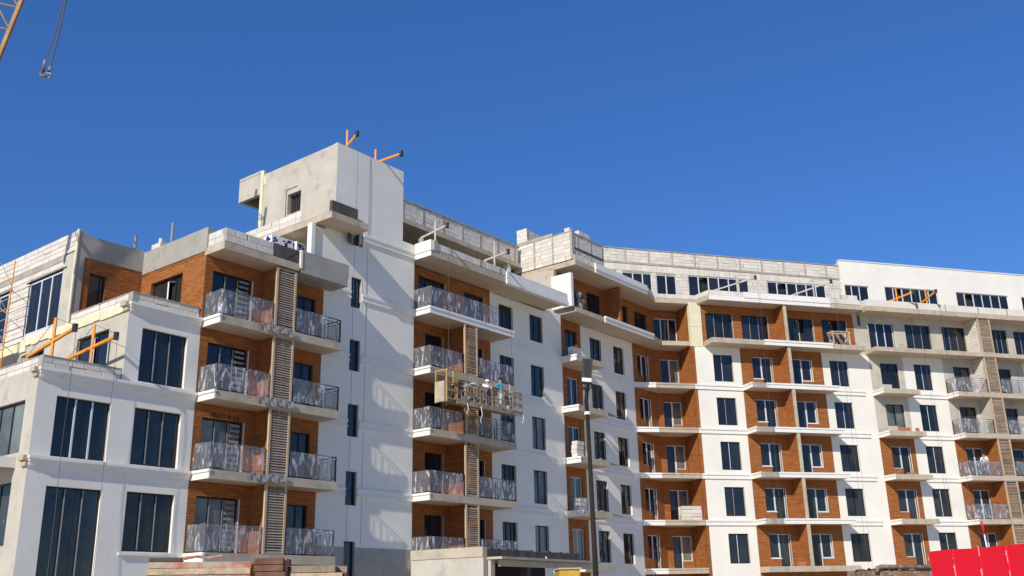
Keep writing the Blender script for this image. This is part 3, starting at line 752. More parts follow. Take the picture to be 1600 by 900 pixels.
ring('balcony_slab', pl7, 7.0, .28, [(0, 'concrete', -.30, .01, .03), (1, 'slab_raw', -.30, .01, .03), (2, 'white_trim', -.34, -.10, .10), (2, 'white_trim', -.09, .06, .16), (3, 'slab_raw', -.30, .01, .04), (4, 'slab_raw', -.30, .02, .04)], None)
pl8 = [P1(13.72, -4), P1(13.72, .70), P1(15.9, .70), P1(22.3, .70), P2(-2.6, -.2), P2(.62, -.02), P2(.98, 1.30), P2(5, 1.30), P2(5, -3), P1(26, -4.5)]
ring('roof_slab', pl8, 8.0, .33, [(0, 'slab_raw', -.33, .01, .03), (1, 'slab_raw', -.33, .01, .03), (2, 'white_trim', -.34, -.12, .10), (2, 'white_trim', -.11, .12, .16), (2, 'white_trim', .13, .32, .11), (3, 'slab_raw', -.33, .01, .04), (4, 'slab_raw', -.33, .01, .04), (5, 'slab_raw', -.33, .01, .04), (6, 'white_trim', -.33, .01, .04)], None)
def blocks_between(a, b, l0, l1, out=0.0, **k):
    a, b = Vector(a), Vector(b); d = b-a; fr = Frame(a.x, a.y, math.atan2(d.y, d.x)); return block_wall('parapet', fr, 0, d.length, l0, l1, out, B, **k)
blocks_between(P1(13.72, .68), P1(15.9, .68), 8.01, 8.12)
blocks_between(pl8[3], pl8[4], 8.01, 8.12); blocks_between(pl8[4], pl8[5], 8.01, 8.11); blocks_between(pl8[5], pl8[6], 8.01, 8.12); blocks_between(P2(.98, 1.28), P2(3.7, 1.28), 8.01, 8.125)
# tall block screen at the roof end of R0
S = side1(13.66)
block_wall('roof_screen', S, -4.1, .55, 8.02, 8.62, 0, B, thick=.2)
for x in (-2.5, -1.0-.02, .42): MB().box(x, x+.16, -.012, .25, Z(8.02), Z(8.64)).build('screen_column', 'mortar', S, B)
MB().box(-4.15, .6, -.03, .28, Z(8.62), Z(8.64)).build('parapet_cap', 'concrete', S, B)
block_wall('roof_screen', F1, 13.86, 17.2, 8.12, 8.27, .52, B, BL=.3)
MB().wb(13.84, 17.25, .26, .56, 8.27, 8.31).wb(13.84, 17.25, .26, .56, 8.115, 8.13).build('ring_beam', 'dark_concrete', F1, B)
block_wall('roof_screen', F1, 13.86, 17.2, 8.31, 8.60, .52, B)
for x in (13.7, 14.3, 15.75, 17.08): MB().wb(x, x+.14, .25, .545, 8.12, 8.62).build('screen_column', 'mortar', F1, B)
MB().wb(13.7, 17.22, .25, .57, 8.60, 8.62).build('parapet_cap', 'concrete', F1, B)
wall('roof_screen', SR(17.22), -.5, 2.5, 8.0, 8.6, 0, [], 'mortar', B)
# loose block stacks left on that roof
for (x0, x1, w_, l0, l1) in ((-3.9, -2.95, -.25, 8.72, 9.02),):
    MB().box(x0-.05, x1+1.9, .15, .55, Z(8.6), Z(8.72)).build('kerb_beam', 'concrete', S, B)
block_wall('stair_head_wall', Frame(*P1(13.85, -3.9), D1-R(90)), -.1, .75, 8.70, 9.02, 0, B)
block_wall('stair_head_wall', Frame(*P1(13.86, -3.15), D1), 0, 3.0, 8.62, 8.98, 0, B, BL=.25, BH=.5)

# --- wing two (R2): white pier, brown loggias, white pier
hP = [(1.60, 3.10, l+.085, l+.712) for l in (2, 3, 4, 5, 6)]
wall('wall', F2, .02, 3.76, G0, 6.9, 0, hP, 'white_render', B)
for i, h in enumerate(hP): window(F2, *h, 0, (.45,), parent=B, frame='dark_frame', mull='steel' if i % 2 else 'pale_frame')
for h in hP: MB().wb(h[1], h[1]+.03, -.12, .012, h[2]-.01, h[3]).build('window_reveal', 'white_trim', F2, B)
for l in (3, 4, 5, 6): moulding(F2, .02, 3.74, l, 0, B, d=.10)
hB = []
for l in (2, 3, 4, 5, 6): hB += [(4.68, 5.45, l+.19, l+.71), (5.45, 6.25, l, l+.705), (7.95, 8.72, l, l+.71), (8.72, 9.50, l+.19, l+.705)]
wall('clad_wall', F2, 3.76, 10.43, G0, 6.9, 0, hB, 'brown_cladding', B)
for k, h in enumerate(hB):
    d = k % 4 in (1, 2)
    window(F2, *h, 0, (), parent=B, name='balcony_door' if d else 'window', frame='pale_frame', glass='glass' if h[2] > 3 else 'glass_dusty')
    if k % 4 in (1, 3): MB().wb(h[1], h[1]+.045, -.12, .015, h[2], h[3]).build('door_reveal', 'white_trim', F2, B)
    if k % 4 in (0, 3): MB().wb(h[0]-.02, h[1]+.05, -.1, .03, h[2]-.018, h[2]).build('window_sill', 'white_trim', F2, B)
hW = [(11.05, 12.57, l+.095, l+.712) for l in (2, 3, 4, 5, 6)]
wall('wall', F2, 10.43, 14.45, G0, 6.9, 0, hW, 'white_render', B)
for i, h in enumerate(hW):
    window(F2, *h, 0, (.5,), parent=B, frame='dark_frame', glass='glass_dusty' if h[2] < 5 else 'glass', mull='pale_frame' if h[2] > 4.5 else None)
for l in (3, 4, 5, 6): moulding(F2, 10.75, 13.7, l, 0, B, d=.10)
for l in (2, 3, 4, 5, 6):
    slab(F2, 3.74, 10.72, -.05, 1.30, l, B, front='white_trim' if l > 2 else 'slab_raw', split=5.2 if l < 6 else 4.9, left='white_trim' if l > 2 else 'slab_raw')
    MB().wb(6.90, 7.14, 0, 1.22, l, l+.895).build('partition_wall', 'brown_cladding', F2, B)
    MB().wb(6.89, 7.15, 1.22, 1.25, l+.004, l+.89).build('partition_cap', 'slab_raw', F2, B)
# storey 7
h7 = [(1.25, 3.37, 7, 7.70), (4.12, 6.24, 7, 7.70), (8.02, 10.02, 7, 7.70), (10.78, 12.87, 7, 7.71)]
wall('clad_wall', F2, .9, 13.5, 6.9, 7.92, 0, h7, 'brown_cladding', B)
for i, h in enumerate(h7):
    window(F2, *h, 0, (.33, .66), parent=B, name='balcony_door', opened=1 if i > 1 else None, mull='steel' if i < 2 else None)
    MB().wb(h[1], h[1]+.05, -.12, .015, h[2], h[3]).build('door_reveal', 'beige_plaster', F2, B)
MB().wb(6.88, 7.12, 0, 1.22, 7, 7.89).build('partition_wall', 'brown_cladding', F2, B); MB().wb(6.87, 7.13, 1.22, 1.25, 7.0, 7.89).build('partition_cap', 'slab_raw', F2, B)
MB().wb(.0, .9, -.3, .03, 6.88, 7.93).wb(-.0, .9, .03, .05, 7.35, 7.93).build('insulated_pier', 'foam_yellow', F2, B)
wall('wall', F2, 13.5, 14.45, 6.9, 7.92, 0, [(13.9, 14.2, 7.62, 7.92)], 'beige_plaster', B)
slab(F2, .98, 13.45, -.05, 1.30, 7, B, front='slab_raw', left='slab_raw')
MB().wb(5.0, 10.6, 1.30, 1.37, 6.885, 7.0).wb(5.0, 10.6, 1.30, 1.42, 6.965, 7.01).build('fascia', 'white_trim', F2, B)
slab(F2, 5.0, 13.5, -.9, 1.30, 8, B, front='slab_raw', left='slab_raw')
MB().wb(3.7, 10.8, 1.30, 1.37, 7.89, 8.125).wb(3.7, 10.8, 1.30, 1.42, 7.98, 8.02).build('fascia', 'white_trim', F2, B)
block_wall('parapet', F2, 10.8, 13.4, 8.01, 8.13, 1.27, B); block_wall('parapet', F2, 12.0, 13.3, 8.13, 8.25, 1.2, B, miss=.15)

# --- wing two, R3
def hbal(x): return [(x, x+.8, .19, .71), (x+.8, x+1.55, 0, .712)]
for l in (2, 3, 4, 5, 6):
    hb = [(a, b, l+c, l+d) for a, b, c, d in hbal(15.36)]
    mat = 'beige_plaster' if l >= 5 else 'brown_cladding'
    wall('clad_wall' if l < 5 else 'wall', F2, 14.45, 17.40, l-.1 if l > 2 else G0, l+.9, 0, hb, mat, B)
    for k, h in enumerate(hb): window(F2, *h, 0, (), parent=B, frame='pale_frame' if l < 5 else 'dark_frame', name=('window', 'balcony_door')[k], glass='glass' if l > 5 else 'glass_olive' if l == 5 else 'glass_dusty')
    MB().wb(hb[1][1], hb[1][1]+.045, -.12, .015, l, l+.71).build('door_reveal', 'white_trim', F2, B)
    slab(F2, 14.38, 17.55, -.05, 1.30, l, B, front='slab_raw', left='white_trim')
    # second balcony
    hb = [(21.86, 22.62, l, l+.715), (22.62, 23.38, l, l+.715), (26.0, 27.2, l, l+.72)]
    wall('clad_wall' if l < 5 else 'wall', F2, 20.95, 28.4, l-.1 if l > 2 else G0, l+.9, 0, hb, 'beige_plaster' if l >= 5 else 'brown_cladding', B)
    for k, h in enumerate(hb): window(F2, *h, 0, (), parent=B, frame='pale_frame' if l < 5 else 'dark_frame', name='balcony_door', glass='glass_dusty')
    slab(F2, 20.85, 33, -.05, 1.30, l, B, front='slab_raw', left='white_trim')
    dv = wall('partition_wall', side2(23.72), 0, 1.1, l, l+.89, 0, [], 'mortar' if l > 5 else 'beige_plaster' if l == 5 else 'brown_cladding', B, t=.2)
    if l > 5: blocks(side2(23.72), 0, 1.1, l, l+.89, .02, dv)
    louver(F2, 23.72, 24.86, 1.22, l, l+1, B, single=False)
    railing(F2, [(20.95, .1), (20.95, 1.22), (23.65, 1.22)], l, B, film=(.15, .9) if l > 4 else (0, 1), film_seed=60+l)
    railing(F2, [(24.95, 1.22), (32.9, 1.22)], l, B, film=(0, .8), film_seed=80+l)
hW = [(18.33, 19.84, l+.09, l+.73) for l in (2, 3, 4, 5, 6)]
wall('wall', F2, 17.40, 20.95, G0, 6.9, 0, hW, 'white_render', B)
wall('wall', F2, 28.4, 34, G0, 6.9, 0, [(29.6, 31.1, l+.09, l+.73) for l in (2, 3, 4, 5, 6)], 'white_render', B)
for i, h in enumerate(hW+[(29.6, 31.1, l+.09, l+.73) for l in (2, 3, 4, 5, 6)]): window(F2, *h, 0, (.48,), parent=B, glass='glass' if h[2] > 5 else 'glass_dusty', mull='pale_frame')
for l in (3, 4, 5, 6): moulding(F2, 17.6, 20.85, l, 0, B, d=.10)
h7 = [(14.8, 17.0, 7, 7.73), (18.03, 20.27, 7, 7.73), (21.36, 23.47, 7, 7.735), (26.0, 27.4, 7, 7.74), (28.1, 30.2, 7, 7.73), (31, 33, 7, 7.73)]
wall('wall', F2, 14.45, 34, 6.9, 7.92, 0, h7, 'beige_plaster', B)
for i, h in enumerate(h7):
    window(F2, *h, 0, (.33, .66), parent=B, name='balcony_door', frame='pale_frame' if i == 0 else 'dark_frame', mull='steel' if i else None)
    MB().wb(h[1], h[1]+.05, -.12, .015, h[2], h[3]).build('door_reveal', 'foam_yellow' if i == 0 else 'beige_plaster', F2, B)
dv = wall('partition_wall', side2(23.72), 0, 1.1, 7, 7.89, 0, [], 'mortar', B, t=.2); blocks(side2(23.72), 0, 1.1, 7, 7.89, .02, dv)
louver(F2, 23.72, 24.86, 1.22, 7, 8, B, single=False)
slab(F2, 14.22, 34, -.05, 1.33, 7, B, front='slab_raw', left='slab_raw', t=.30)
slab(F2, 13.9, 34, -1.0, 1.33, 8, B, front='slab_raw', left='slab_raw')
S = side2(13.95); wall('parapet', S, -.9, 1.25, 8.01, 8.17, 0, [], 'block_white', B, t=.2)
wall('parapet', F2, 14.15, 34, 8.01, 8.175, 1.27, [], 'block_white', B, t=.2)
for x in (18.3, 20.9, 23.9, 26.6, 28.9): MB().wb(x, x+.12, 1.1, 1.275, 8.01, 8.18).build('parapet_post', 'concrete', F2, B)

# --- top storey of wing two
T2 = -1.0
def grp(x0, x1, n): return (x0, x1, 8.18, 8.71), [i/n for i in range(1, n)]
gr = [((-5.85, -5.0, 8.18, 8.68), [.5]), ((-4.55, -2.25, 8.18, 8.68), [.36, .69]), ((-1.9, -.32, 8.18, 8.67), [.5]), grp(.66, 5.62, 6), grp(7.18, 12.2, 6)]
hT = [g_[0] for g_ in gr]
tw = wall('block_wall', F2, -5.9, 13.45, 8.0, 8.88, T2-.02, hT, 'mortar', B)
blocks(F2, -5.9, 13.45, 8.0, 8.72, T2, tw, holes=hT, single=False)
blocks(F2, -5.9, 13.45, 8.72, 8.88, T2, tw, single=False, BL=.42, BH=.5)
for k, (h, b) in enumerate(gr):
    window(F2, *h, T2, b, 'white_frame', parent=B, rec=.05, opened={3: 1, 4: 1}.get(k))
MB().wb(-5.9, 13.5, T2-.3, T2+.03, 8.885, 8.935).build('ring_beam', 'concrete', F2, B)
tp = wall('roof_parapet', F2, -5.9, 13.45, 8.935, 9.25, T2-.02, [], 'mortar', B)
blocks(F2, -5.9, 13.45, 8.935, 9.245, T2, tp, single=False, BL=.6, BH=.24)
for k in range(-1, 10):
    x = -4.3+k*1.85
    if x < 13.2: MB().wb(x, x+.15, T2-.2, T2+.012, 8.935, 9.25).build('parapet_post', 'mortar', F2, B)
MB().wb(-5.9, 13.5, T2-.3, T2+.05, 9.25, 9.27).build('parapet_cap', 'concrete', F2, B)
MB().wb(-5.9, 34, -12, T2-.3, 8.9, 8.98).build('roof_slab', 'concrete', F2, B)
hh = [(13.9, 16.05, 8.18, 8.77), (17.5, 22.4, 8.18, 8.80), (24.15, 29.2, 8.18, 8.80), (30.5, 33, 8.18, 8.8)]
wall('wall', F2, 13.7, 34, 8.0, 9.40, T2+.03, hh, 'white_render', B)
MB().wb(13.68, 34, T2-.3, T2+.08, 9.40, 9.43).build('parapet_cap', 'pale_frame', F2, B)
block_wall('wall_stub', F2, 13.45, 13.72, 8.0, 9.33, T2-.03, B, single=False)
for k, h in enumerate(hh): window(F2, *h, T2+.03, [i/6 for i in range(1, 6)] if h[1]-h[0] > 3 else (.3, .62), 'pale_frame', parent=B, rec=.1, opened={1: 1, 2: 1}.get(k))
mb = MB()
for k in range(14): mb.box(-2.6+k*.28, -2.45+k*.28+random.uniform(0, .1), -1.0-.2, -1.0+.1, Z(8.125), Z(8.125)+random.uniform(.05, .16))
# dark core added behind all walls so that no daylight shows through the rooms
MB().wb(-18.4, -15.2, -13, -.45, 0.5, 3.88).wb(-15.2, -12.0, -13, -.45, .5, 4.88).wb(-12.0, -.4, -9, -.45, .5, 5.88).build('daylight_block', 'shade_black', F1, B)
MB().wb(-15.1, -12.1, -15, -5.4, 5.0, 5.98).wb(-12.0, -6.1, -7.8, -.6, 5.0, 5.88).build('daylight_block', 'shade_black', F1, B)
MB().wb(-4.4, -1.3, -5.5, -.75, 5.9, 8.2).wb(.3, 13.0, -9, -1.0, .5, 6.84).wb(13.8, 26.0, -9, -1.5, .5, 7.84).build('daylight_block', 'shade_black', F1, B)
MB().wb(.4, 13.2, -9, -.5, .5, 7.86).wb(14.7, 33.9, -9, -.5, .5, 7.86).wb(-2.0, .0, -9, -2.5, .5, 7.86).wb(-5.5, 33.8, -9, T2-.45, 8.0, 8.88).build('daylight_block', 'shade_black', F2, B)
# roof vents on the L block
MB().tube([F1.at(-12.55, -5.4, Z(6.1)), F1.at(-12.55, -5.4, Z(6.60))], .07).build('vent_pipe', 'steel', W, B)
MB().tube([F1.at(-11.6, -4, Z(6.1)), F1.at(-11.6, -4, Z(6.78))], .07).build('vent_pipe', 'steel', W, B)
MB().wb(-12.2, -11.5, -4.6, -3.9, 6.1, 6.42).build('vent_base', 'block_white', F1, B)
MB().tube([F1.at(-11.95, -4.3, Z(6.42)), F1.at(-11.95, -4.3, Z(6.52))], .1).tube([F1.at(-11.7, -4.4, Z(6.42)), F1.at(-11.7, -4.4, Z(6.5))], .1).build('vent_cap', 'pale_frame', W, B)

# ------------------------------------------------------------------ things on and around the building
def rnd_tube(pts, r, name, mat, parent=None, n=6, **props):
    o = MB().tube(pts, r, n).build(name, mat, W, parent, smooth=True, **props); return o

OUT_G = 'rope outriggers standing on the roof edges'
def outrigger(fr, post, tip, rear, label, paint, pr=.045, ph0=None, rope_to=None, rope_label=None, r=.045):
    """post=(s,w,lfoot,ltop); tip/rear=(s,w,l)"""
    p0_ = fr.at(post[0], post[1], Z(post[2])); p1_ = fr.at(post[0], post[1], Z(post[3]))
    a, b = fr.at(rear[0], rear[1], Z(rear[2])), fr.at(tip[0], tip[1], Z(tip[2]))
    t = empty('roof_outrigger', p0_, fr.a, label=label, category='outrigger', group=OUT_G)
    MB().bar(p0_, p1_, pr).build('post', paint, W, t)
    MB().bar(a, b, r, r*1.15).build('beam', paint, W, t)
    MB().tube([b+Vector((0, 0, .14)), b-Vector((0, 0, .14))], .10, 10).build('pulley', 'iron', W, t)
    MB().tube([b+Vector((0, 0, .1)), p1_, a], .010, 5).build('stay_cable', 'rope', W, t)
    MB().box(-.12, .12, -.12, .12, 0, .25).build('foot_block', 'concrete', Matrix.Translation(a-Vector((0, 0, .3))), t)
    if rope_to is not None:
        q = b.copy(); q.z = rope_to; sh = (b-a).normalized()*.10
        n = 10
        pts = [b.lerp(q, i/n) + sh + Vector((.02*math.sin(i*1.3), 0, 0)) for i in range(n+1)]
        o = rnd_tube(pts, .009, 'hanging_rope', 'rope', n=5); o['label'] = rope_label; o['category'] = 'rope'; o['group'] = 'ropes hanging down the facades'
    return t
outrigger(F1, (-17.9, -1, 4.0, 4.70), (-17.9, .5, 4.487), (-17.9, -2.9, 4.32), 'orange rope outrigger on the lowest left terrace, left one of its pair', 'orange_paint', rope_to=.2, rope_label='thin dark rope hanging in front of the far left window column')
outrigger(F1, (-16.38, -1, 4.0, 4.72), (-16.38, .65, 4.476), (-16.38, -2.8, 4.38), 'orange rope outrigger in front of the lowest left terrace glass door', 'orange_paint', rope_to=.2, rope_label='thin dark rope between the two lower left window columns')
outrigger(F1, (-4.35, -.6, 8.39, 8.814), (-4.35, .15, 8.673), (-4.35, -.95, 8.45), 'orange rope outrigger at the top left of the white stair tower roof', 'orange_paint', rope_to=.3, rope_label='thin dark rope hanging down the white stair tower face')
outrigger(F1, (-2.36, -.6, 8.39, 8.70), (-2.36, 1.3, 8.434), (-2.36, -.9, 8.46), 'orange rope outrigger reaching far out on the right of the white stair tower roof', 'orange_paint')
outrigger(F1, (.45, 1.05, 6.99, 7.54), (.45, 1.9, 7.385), (.45, .05, 7.307), 'pale grey rope outrigger over the block parapet, left one above the hanging work platform', 'tan_metal', rope_to=Z(4.9), rope_label='steel rope holding the left end of the hanging work platform')
outrigger(F1, (5.29, 1.05, 7.0, 7.592), (5.28, 2.05, 7.328), (5.3, .3, 7.284), 'pale grey rope outrigger over the block parapet, right one above the hanging work platform', 'tan_metal', rope_to=Z(4.85), rope_label='steel rope holding the right end of the hanging work platform')
outrigger(F2, (3.42, 1.1, 8.0, 8.551), (4.67, 1.6, 8.473), (2.2, -.3, 8.28), 'pale outrigger beam in front of the long roof window band right of the concave corner', 'tan_metal', rope_to=Z(2), rope_label='thin rope hanging in front of the left brown balcony column of the right wing')
outrigger(F2, (9.69, 1.1, 8.0, 8.585), (10.93, 1.6, 8.514), (8.5, -.3, 8.28), 'pale outrigger beam in front of the roof window band beside the broken block parapet', 'tan_metal', rope_to=Z(2), rope_label='thin rope hanging beside the right brown balcony column of the right wing')
outrigger(F2, (16.93, 1.0, 8.0, 8.546), (17.54, 2.2, 8.34), (16.6, .2, 8.25), 'orange rope outrigger on the far right white roof storey, left one of the pair', 'orange_paint', rope_to=Z(3), rope_label='thin rope hanging past the grey balconies near the right edge, left of the pair')
outrigger(F2, (19.59, 1.0, 8.0, 8.572), (19.55, 2.2, 8.40), (19.6, .2, 8.27), 'orange rope outrigger on the far right white roof storey, right one of the pair', 'orange_paint', rope_to=Z(3), rope_label='thin rope hanging past the grey balconies near the right edge, right of the pair')

# --- people
def person(origin, yaw, J, label, top, legs, hair='hair_dark', helmet=None, group=None):
    """J: joints in metres, x right, y forward, z up from the feet"""
    M_ = Matrix.Translation(origin) @ Matrix.Rotation(yaw, 4, 'Z')
    t = empty('person', origin, yaw, label=label, category='person')
    if group: t['group'] = group
    def skin(name, chain, mat, parent, grow=0.0, sub=1):
        bm = bmesh.new(); lay = bm.verts.layers.skin.verify(); vs = {}
        for k, r in chain['r'].items():
            v = bm.verts.new(J[k] if k in J else chain['p'][k]); v[lay].radius = (r+grow, r*(chain.get('flat', {}).get(k, 1))+grow); vs[k] = v
        for a, b in chain['e']: bm.edges.new((vs[a], vs[b]))
        vs[chain['root']][lay].use_root = True
        me = bpy.data.meshes.new(name); bm.to_mesh(me); bm.free(); me.materials.append(MAT[mat])
        o = bpy.data.objects.new(name, me); link(o, M_, parent)
        o.modifiers.new('skin', 'SKIN').use_smooth_shade = True
        s_ = o.modifiers.new('sub', 'SUBSURF'); s_.levels = sub; s_.render_levels = sub
        return o
    r = dict(pelvis=.125, chest=.15, neck=.055, head0=.075, head1=.10, head2=.075, hipL=.085, hipR=.085, kneeL=.06, kneeR=.06, ankL=.045, ankR=.045, toeL=.04, toeR=.04,
             shL=.06, shR=.06, elL=.042, elR=.042, wrL=.03, wrR=.03)
    e = [('pelvis', 'chest'), ('chest', 'neck'), ('neck', 'head0'), ('head0', 'head1'), ('head1', 'head2'), ('pelvis', 'hipL'), ('hipL', 'kneeL'), ('kneeL', 'ankL'), ('ankL', 'toeL'),
         ('pelvis', 'hipR'), ('hipR', 'kneeR'), ('kneeR', 'ankR'), ('ankR', 'toeR'), ('chest', 'shL'), ('shL', 'elL'), ('elL', 'wrL'), ('chest', 'shR'), ('shR', 'elR'), ('elR', 'wrR')]
    P = {}
    rr_ = dict(r); ee = list(e)
    for s_ in 'LR':
        w, el = Vector(J['wr'+s_]), Vector(J['el'+s_]); d = (w-el).normalized(); up_ = Vector((0, 0, 1)); sd_ = d.cross(up_).normalized() if abs(d.z) < .95 else Vector((1, 0, 0)); nn = d.cross(sd_).normalized()
        P['palm'+s_] = tuple(w+d*.07); rr_['palm'+s_] = .032; ee.append(('wr'+s_, 'palm'+s_))
        for k in range(4):
            L_ = (.055, .07, .066, .05)[k]; o_ = sd_*(k-1.5)*.020
            P['k%d' % k+s_] = tuple(w+d*(.10+L_*.5)+o_); P['f%d' % k+s_] = tuple(w+d*(.10+L_)+o_+nn*.02); rr_['k%d' % k+s_] = .009; rr_['f%d' % k+s_] = .008
            ee += [('palm'+s_, 'k%d' % k+s_), ('k%d' % k+s_, 'f%d' % k+s_)]
        P['th'+s_] = tuple(w+d*.07-sd_*.05); rr_['th'+s_] = .010; ee.append(('palm'+s_, 'th'+s_))
    body = skin('body', dict(r=rr_, e=ee, root='pelvis', p=P, flat={'chest': .7, 'pelvis': .8}), 'skin', t)
    sub_e = [x for x in e if x[0] in ('pelvis', 'chest', 'shL', 'shR') and x[1] in ('chest', 'shL', 'shR', 'elL', 'elR')]
    ks = ('pelvis', 'chest', 'shL', 'shR', 'elL', 'elR')
    skin('shirt', dict(r={k: r[k] for k in ks}, e=sub_e, root='chest', p={}, flat={'chest': .75}), top, t, grow=.018)
    ks = ('pelvis', 'hipL', 'hipR', 'kneeL', 'kneeR', 'ankL', 'ankR')
    skin('trousers', dict(r={k: r[k] for k in ks}, e=[x for x in e if x[0] in ks and x[1] in ks], root='pelvis', p={}), legs, t, grow=.02)
    h = Vector(J['head1']); hb = Vector(J['head2'])
    bm = bmesh.new(); bmesh.ops.create_uvsphere(bm, u_segments=14, v_segments=9, radius=.118 if helmet is None else .135)
    for v in bm.verts: v.co = v.co*(.98 if v.co.z < 0 else 1); v.co.z = max(v.co.z, -.02)
    me = bpy.data.meshes.new('hair'); bm.to_mesh(me); bm.free(); me.materials.append(MAT[helmet or hair])
    me.shade_smooth(); o = bpy.data.objects.new('helmet' if helmet else 'hair', me); link(o, M_ @ Matrix.Translation(h.lerp(hb, .55)+Vector((0, -.015, 0))), t)
    fm = MB()      # eyes, nose, mouth and ears on the face side (+y)
    for x in (-.035, .035): fm.box(x-.012, x+.012, .085, .10, -.01, .006)
    fm.box(-.012, .012, .088, .118, -.045, -.005); fm.box(-.025, .025, .085, .098, -.07, -.062)
    for x in (-.105, .095): fm.box(x, x+.012, -.02, .015, -.035, .02)
    fm.build('face_features', 'skin', M_ @ Matrix.Translation(h), t)
    sh = MB()
    for s_ in 'LR':
        a, b = Vector(J['ank'+s_]), Vector(J['toe'+s_]); sh.bar(a+Vector((0, -.04, -.035)), b+Vector((0, .03, -.005)), .05, .045)
    sh.build('boots', 'hair_dark', M_, t)
    return t
def pose(lean=0, armL=None, armR=None, knee=0):
    ca, sa = math.cos(lean), math.sin(lean)
    def T(x, y, z):   # upper body leans forward (+y) about the pelvis
        return (x, y*ca+(z-.95)*sa, .95+(z-.95)*ca-y*sa)
    J = dict(pelvis=(0, 0, .95), chest=T(0, 0, 1.30), neck=T(0, 0, 1.48), head0=T(0, .01, 1.55), head1=T(0, .02, 1.63), head2=T(0, 0, 1.71),
             hipL=(-.10, 0, .88), hipR=(.10, 0, .88), kneeL=(-.11, .05+knee, .49), kneeR=(.12, .02, .49), ankL=(-.12, -.02, .08), ankR=(.13, -.04, .08), toeL=(-.14, .13, .04), toeR=(.15, .11, .04),
             shL=T(-.19, 0, 1.40), shR=T(.19, 0, 1.40))
    for s_, sgn, a in (('L', -1, armL), ('R', 1, armR)):
        if a is None: J['el'+s_] = T(sgn*.24, -.02, 1.12); J['wr'+s_] = T(sgn*.25, .08, .88)
        else: J['el'+s_] = T(*a[0]); J['wr'+s_] = T(*a[1])
    return J
PZ = Z(4.405)      # platform deck
# worker in blue shirt, facing the wall, reaching left
person(F1.at(4.62, 1.95, PZ+.10), D1+R(25), pose(.10, ((-.30, .22, 1.30), (-.42, .48, 1.33)), ((.05, .25, 1.28), (-.20, .50, 1.32))),
       'worker in blue shirt and pale trousers standing at the right of the hanging platform', 'shirt_blue', 'trousers_pale')
person(F1.at(3.45, 1.85, PZ+.10), D1-R(60), pose(.75, ((-.24, .25, 1.20), (-.12, .50, 1.15)), ((.24, .25, 1.2), (.14, .52, 1.12))),
       'worker in white top and cap bending forward in the middle of the hanging platform', 'shirt_white', 'trousers_grey', helmet='shirt_white')
person(F2.at(22.85, .62, Z(4)+.02), D2+R(120), pose(.25, ((-.28, .1, 1.15), (-.15, .30, 1.05)), ((.28, .12, 1.15), (.12, .32, 1.05))),
       'person in white shirt and dark trousers behind a film-wrapped railing near the right edge', 'shirt_white', 'trousers_grey')

# --- suspended work platform
t = empty('work_platform', F1.at(3, 1.9, PZ), D1, label='tan suspended work platform with mesh cages hanging in front of the middle balconies', category='work platform')
def fb(*a): return a
mb = MB(); mb.box(.05, 5.95, -2.25, -1.55, PZ, PZ+.05); mb.build('deck', 'rust', F1, t)
for w_ in (1.57, 2.23):
    mb = MB()
    for z in (PZ+.05, PZ+.55, PZ+1.0): mb.box(.1, 5.9, -w_-.02, -w_+.02, z, z+.045)
    mb.build('guard_rail', 'platform_metal', F1, t)
    for k in range(13):
        x = .15+k*.475; q = MB().box(0, .035, -.018, .018, 0, 1.0).build('upright', 'platform_metal', F1.M @ Matrix.Translation((x, -w_, PZ+.05)), t)
    mb = MB()
    for k in range(12):
        x = .17+k*.475; mb.bar((x, -w_, PZ+.1), (x+.475, -w_, PZ+.55), .012)
    mb.build('bracing', 'platform_metal', F1, t)
mb = MB().box(.8, 5.9, -2.27, -2.25, PZ-.10, PZ+.16); mb.build('toe_board', 'platform_metal', F1, t)
for x0, nm in ((.0, 'yellow_steel'), (5.15, 'platform_metal')):      # end cages
    mb = MB(); x1 = x0+.8
    for x in (x0, x1-.06):
        for y in (-2.27, -1.55): mb.box(x, x+.06, y, y+.06, PZ-.1, PZ+(1.5 if x0 == 0 else 1.15))
    for y in (-2.27, -1.55):
        for z in (PZ+.05, PZ+.45, PZ+.85, PZ+(1.45 if x0 == 0 else 1.1)): mb.box(x0+.06, x1-.06, y, y+.06, z, z+.06)
    for x in (x0, x1-.06):
        for z in (PZ+.05, PZ+.85, PZ+(1.45 if x0 == 0 else 1.1)): mb.box(x, x+.06, -2.21, -1.55, z, z+.06)
    mb.build('end_cage', nm, F1, t)
MB().box(.42, .74, -2.33, -2.27, PZ+.88, PZ+1.44).build('sign_plate', 'yellow_steel', F1, t)
MB().box(-.14, .0, -2.2, -1.6, PZ-.1, PZ+.9).build('side_guard', 'slab_raw', F1, t)
MB().box(.15, .5, -2.0, -1.7, PZ+.5, PZ+.95).tube([(.45, -1.9, PZ+.95), (.45, -1.9, PZ+1.65)], .05).build('hoist', 'steel', F1, t)
MB().box(5.3, 5.6, -2.0, -1.7, PZ+.4, PZ+.85).tube([(5.3, -1.95, PZ+.85), (5.3, -1.95, PZ+1.6)], .05).build('hoist', 'steel', F1, t)
rr = random.Random(3)
for k in range(9):
    x = 2.3+k*.22; y = -1.75-rr.uniform(0, .3); z = PZ+.05+rr.uniform(0, .35)
    if k % 3 == 0: pass
t = empty('material_bags', F1.at(2.9, 1.9, PZ+.05), D1, label='grey bags and buckets of material heaped in the middle of the hanging platform', category='bags')
